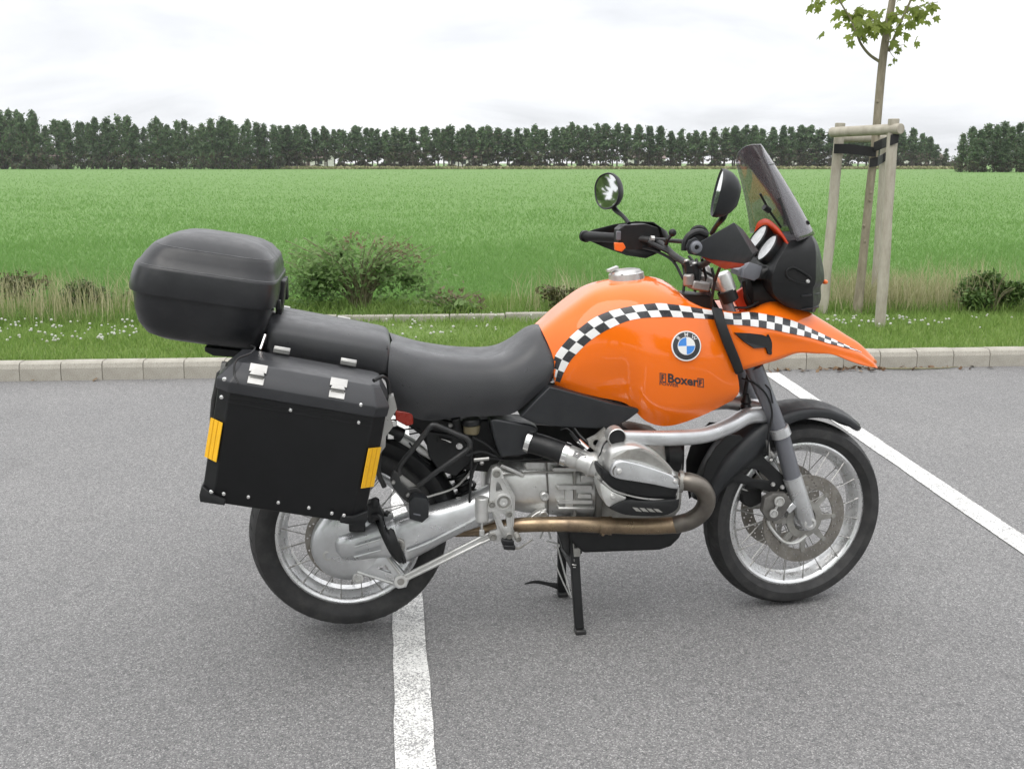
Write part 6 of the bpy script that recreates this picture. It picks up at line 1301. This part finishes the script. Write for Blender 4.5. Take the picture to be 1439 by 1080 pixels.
# ------------------------------------------------------------------ luggage
def framed(o, al):
    ex_, ez_ = Vector((math.cos(al), 0, -math.sin(al))), Vector((math.sin(al), 0, math.cos(al)))
    return lambda X, y, Z: o + ex_ * X + ez_ * Z + Vector((0, y, 0))
PO = Vector((-.385, 0, .605)); PF = framed(PO, R(12))
def pannier(s, label):
    base = PF(.21, -.375 * s, .017); wp = bike2world(base) + Vector((0, 0, .030 if s < 0 else 0)); root = empty('pannier', wp, TH); tag(root, label, 'pannier', 'hard side panniers')
    fix = lambda mb: setattr(mb, 'v', [((v[0], v[1] * s, v[2])) for v in mb.v])
    def put(mb, name, mat, parent=None, **k):
        fix(mb); return mb.build(name, mat, parent or root, base=base, **k)
    def plan(x0, x1, yo, yi, ch, Z): return [PF(x0 + ch, yo, Z), PF(x1 - ch, yo, Z), PF(x1, yo + ch, Z), PF(x1, yi - ch * .6, Z), PF(x1 - ch * .6, yi, Z), PF(x0 + ch * .6, yi, Z), PF(x0, yi - ch * .6, Z), PF(x0, yo + ch, Z)]
    m = MB(); m.loft([plan(.008, .432, -.497, -.252, .03, .017), plan(0, .44, -.503, -.248, .034, .028), plan(-.004, .444, -.505, -.246, .034, .33)]); body = put(m, 'body', 'panel_black', bevel=.003, smooth=30)
    m = MB(); m.loft([plan(-.008, .448, -.509, -.242, .036, .322), plan(-.010, .450, -.511, -.240, .036, .350), plan(-.008, .448, -.510, -.241, .037, .354), plan(.028, .416, -.470, -.262, .02, .398), plan(.034, .410, -.464, -.268, .02, .400)]); lid = put(m, 'lid', 'lid_black', bevel=.003, smooth=30)
    m = MB()
    for Z in (.296, .308): m.tube([PF(.03, -.5052, Z), PF(.41, -.5052, Z)], .0014, 5)
    put(m, 'body_bead', 'panel_black', body)
    # corner caps at the foot
    for x0, x1, a in ((-.006, .062, 0), (.372, .446, 1)):
        m = MB(); z1 = .055
        O = [PF(.0, -.509, .016), PF(.066, -.509, .016), PF(.066, -.509, .035), PF(.03, -.511, .042), PF(-.004, -.478, .052), PF(-.006, -.478, .022)] if not a else [PF(.440, -.509, .016), PF(.374, -.509, .016), PF(.374, -.509, .035), PF(.41, -.511, .042), PF(.447, -.478, .052), PF(.449, -.478, .022)]
        m.prism(O, (0, .06, 0)); put(m, 'corner_cap', 'black_plastic', body, bevel=.003)
    # rivets on the outer face
    rv = ((190, 181), (177, 267), (508, 328), (836, 388), (846, 304), (128, 720), (188, 729), (305, 747), (449, 774), (596, 799), (707, 822), (765, 832))
    for zx, zy in rv:
        p = at(260 + zx / 3.426, 480 + zy / 3.426, -.507 if zy > 200 else -.512)
        if zy > 700: p.y = -.5105 if (zx < 200 or zx > 700) else -.505
        m = MB(); m.lathe([(.0062, .001), (.006, -.002), (.0042, -.0042), (.0001, -.005)], p, (0, 1, 0), 12); put(m, 'rivet', 'chrome', body)
    # yellow reflectors on the corner chamfers
    for (X0, X1, yA, yB, Z0, Z1, sk) in ((-.0075, .0270, -.4725, -.5070, .132, .240, 0), (.4130, .4475, -.5070, -.4725, .122, .236, 0)):
        m = MB(); m.prism([PF(X0, yA, Z0), PF(X1, yB, Z0), PF(X1, yB, Z1), PF(X0, yA, Z1)], Vector((-.0015 if X0 < .1 else .0015, -.0015, 0))); rf_ = put(m, 'reflector', 'yellow', body, smooth=0)
        m = MB(); ox = Vector((-.0018 if X0 < .1 else .0018, -.0018, 0))
        for t_ in (.30, .66): m.tube([lerp(PF(X0, yA, Z0), PF(X1, yB, Z0), t_) + ox, lerp(PF(X0, yA, Z1), PF(X1, yB, Z1), t_) + ox], .0012, 5)
        put(m, 'reflector_rib', 'yellow_shade', rf_)  # lines of painted facet shading
    # clasps on the lid slope, hinges at the inner edge
    for X in (.092, .305):
        m = MB(); a, b = Vector((0, -.511, .352)), Vector((0, -.468, .400))
        def q(t, o): return (lerp(a.y, b.y, t) - o * .8, lerp(a.z, b.z, t) + o * .57)
        for t0, t1, w_, o in ((.08, .42, .021, .004), (.38, .70, .017, .008), (.64, 1.04, .023, .005)):
            (ya, za), (yb, zb) = q(t0, o), q(t1, o); m.add([PF(X - w_, ya, za), PF(X + w_, ya, za), PF(X + w_, yb, zb), PF(X - w_, yb, zb), PF(X - w_, ya + .006, za - .005), PF(X + w_, ya + .006, za - .005), PF(X + w_, yb + .006, zb - .005), PF(X - w_, yb + .006, zb - .005)], [(0, 1, 2, 3), (4, 7, 6, 5), (0, 4, 5, 1), (1, 5, 6, 2), (2, 6, 7, 3), (3, 7, 4, 0)])
        (yc, zc) = q(.48, .011); m.tube([PF(X - .019, yc, zc), PF(X + .019, yc, zc)], .004, 8); put(m, 'clasp', 'steel', lid, bevel=.0012)
    for X in (.135, .325):
        m = MB(); m.box(PF(X, -.268, .412), (.046, .02, .014), Matrix.Rotation(R(12), 3, 'Y')); m.tube([PF(X - .023, -.262, .418), PF(X + .023, -.262, .418)], .005, 8); put(m, 'hinge', 'steel', lid, bevel=.002)
    # wire loops at the lid corners
    for X, dx in (((.03, 1), (.402, -1)) if s > 0 else ()):
        m = MB(); m.tube([PF(X + dx * .02, -.51, .352), PF(X + dx * .004, -.492, .372), PF(X + dx * .002, -.47, .405), PF(X + dx * .03, -.42, .418), PF(X + dx * .035, -.34, .420), PF(X + dx * .02, -.27, .412)] if dx == 1 else [PF(X - .006, -.45, .410), PF(X + .016, -.425, .420), PF(X + .034, -.40, .405), PF(X + .046, -.40, .372), PF(X + .05, -.40, .350)], .0055 if dx == -1 else .003, 7, smooth=4); put(m, 'carry_loop', 'black_plastic', lid)
    m = MB(); plate(m, [(lambda v: (v.x, v.z))(PF(a, 0, b)) for a, b in ((.448, .20), (.462, .23), (.458, .26), (.472, .29), (.462, .31), (.474, .34), (.458, .375), (.446, .37))], [], -.44, -.40); put(m, 'mounting_plate', 'steel', body)
    m = MB(); m.box(PF(-.008, -.36, .34), (.012, .03, .06), Matrix.Rotation(R(12), 3, 'Y')); put(m, 'rear_clip', 'steel', body)
    return root
pannier(1, 'black riveted pannier with yellow reflectors on the near side over the rear wheel')
pannier(-1, 'matching far pannier, only its bright lid clasps peeping over the pillion seat')
# rack tubes of the motorcycle carrying the luggage
for s in (1, -1):
    m = MB(); f = lambda p: Vector((p.x, p.y * s, p.z))
    m.tube([f(PF(-.02, -.225, .10)), f(PF(-.03, -.225, .26)), f(PF(.02, -.225, .33)), f(PF(.40, -.225, .33)), f(PF(.45, -.225, .26)), f(PF(.47, -.21, .10)), f(PF(.50, -.19, .04))], .008, 10, smooth=4); m.tube([f(PF(.10, -.225, .33)), f(PF(.12, -.12, .36))], .008, 8); m.tube([f(PF(.36, -.225, .33)), f(PF(.38, -.12, .33))], .008, 8); B(m, 'pannier_rack', 'dark_metal')
m = MB(); m.tube([at(366, 490, -.22), at(373, 470, -.20)], .004, 6); B(m, 'rack_strut', 'chrome')
m = MB(); plate(m, [(v.x, v.z) for v in (at(288, 486, -.14), at(380, 496, -.14), at(380, 505, -.14), at(300, 499, -.14), at(288, 493, -.14))], [], -.15, .15); B(m, 'luggage_rack', 'black_plastic', bevel=.004)
# ---- top case
TO = Vector((-.392, 0, 1.128)); TF = framed(TO, R(9.5)); tbase = TF(0, 0, -.14)
tc = empty('top_case', bike2world(tbase), TH); tag(tc, 'rounded scuffed black plastic top case at the rear of the motorcycle', 'top case')
def tring(Z, xr, xf, hw, n=72, e=4.6):
    cx, hx = (xr + xf) / 2, (xf - xr) / 2; out = []
    for k in range(n):
        t = 2 * PI * k / n; c, s_ = math.cos(t), math.sin(t); ee = e if c < 0 else e + 2.2 * c ** .5
        out.append(TF(cx + hx * math.copysign(abs(c) ** (2 / ee), c), hw * math.copysign(abs(s_) ** (2 / ee), s_), Z))
    return out
m = MB(); prof = [(-.142, -.08, .13, .12), (-.140, -.125, .160, .165), (-.128, -.155, .176, .195), (-.100, -.178, .187, .218), (-.06, -.191, .193, .235), (-.02, -.197, .197, .246), (.004, -.199, .199, .249)]
m.loft([tring(*p) for p in prof]); m.build('case_base', 'case_plastic', tc, base=tbase, smooth=50)
m = MB(); prof = [(-.004, -.200, .200, .250), (-.005, -.208, .206, .257), (.006, -.210, .208, .259), (.035, -.207, .209, .259), (.066, -.200, .208, .256), (.072, -.1965, .207, .2545), (.078, -.190, .2015, .248), (.100, -.178, .198, .240), (.122, -.162, .190, .229), (.129, -.156, .186, .225), (.135, -.146, .178, .217), (.152, -.122, .160, .192), (.164, -.09, .132, .155), (.171, -.05, .095, .10), (.173, -.005, .045, .04)]
m.loft([tring(*p) for p in prof]); lidt = m.build('case_lid', 'case_plastic', tc, base=tbase, smooth=60)
m = MB(); m.loft([[TF(.203 + o, y_, z_) for y_, z_ in ((-.045, -.055), (.045, -.055), (.05, .0), (.042, .062), (-.042, .062), (-.05, 0))] for o in (0, .012, .018)]); m.build('case_latch', 'black_plastic', tc, base=tbase, bevel=.004)
m = MB(); m.box(TF(.212, -.10, -.004), (.014, .03, .03)); m.box(TF(.214, .13, .02), (.016, .05, .07)); m.build('case_clip', 'black_plastic', tc, base=tbase, bevel=.003)
m = MB(); m.lathe([(.008, 0), (.008, .008), (.0001, .009)], TF(.200, -.17, -.012), (1, -.3, 0), 14); m.build('case_lock', 'chrome', tc, base=tbase)
for Zr, a in ((.0745, (-.193, .2045, .2515)), (.1318, (-.151, .182, .221))):
    m = MB(); rr_ = tring(Zr, *a); m.tube(rr_ + [rr_[0]], .0016, 5); m.build('lid_ridge', 'case_worn', lidt)
    lidt.children[-1].location = (0, 0, 0)
    for v in lidt.children[-1].data.vertices: v.co -= tbase
# ------------------------------------------------------------------ trees round the car park behind the photographer, seen as reflections
r = np.random.RandomState(77); pts = []
for k in range(70):
    d = r.normal(size=3); d /= np.linalg.norm(d); c = np.array([0, 0, 4.6]) + d * np.array([2.9, 2.9, 2.9]) * r.uniform(.35, 1); pts.append(c + r.normal(size=(95, 3)) * .45)
Vv, Fv = leafcards(np.concatenate(pts), .19, 78)
tcrown = None
for i_, (x_, y_, lab) in enumerate(((-13.5, 3.2, 'leafy tree off to the left, seen only as a reflection in the far mirror'), (-10, -9, 'leafy tree behind the photographer, leftmost of the reflected row'), (-2.5, -12.5, 'leafy tree behind the photographer, second from the left of the reflected row'), (5.5, -13, 'leafy tree behind the photographer, third from the left of the reflected row'), (13.5, -9.5, 'leafy tree behind the photographer, rightmost of the reflected row'))):
    rt = empty('leafy_tree', (x_, y_, 0), i_ * 1.3); tag(rt, lab, 'tree', 'leafy trees round the car park')
    if i_ == 0:
        tcrown = fast_mesh('crown', Vv, Fv, 'bramble_leaf', rt); m = MB(); m.tube([(0, 0, -.1), (.1, 0, 2), (0, .1, 5)], [.2, .15, .06], 8, smooth=3)
        for k in range(8): a = k * .8; m.tube([(0.05, 0, 2.2 + k * .25), (math.cos(a) * 1.6, math.sin(a) * 1.6, 4.0 + k * .25)], [.07, .02], 5)
        ttrunk = m.build('trunk', 'pine_bark', rt)
    else:
        for src in (tcrown, ttrunk): o = src.copy(); col.objects.link(o); o.parent = rt
# ------------------------------------------------------------------ damp air between the camera and the far trees
m = MB(); m.box((0, 300, 9.0), (1900, 2500, 22.0)); hz = m.build('haze', 'asphalt', smooth=0); hz['kind'] = 'stuff'
hm = bpy.data.materials.new('pale_haze'); hm.use_nodes = True; nt = hm.node_tree; nt.nodes.clear(); ho = node(nt, 'ShaderNodeOutputMaterial'); hv = node(nt, 'ShaderNodeVolumePrincipled')
hv.inputs['Color'].default_value = (.93, .95, .98, 1); hv.inputs['Density'].default_value = .0002; nt.links.new(hv.outputs[0], ho.inputs['Volume']); hz.data.materials.clear(); hz.data.materials.append(hm)
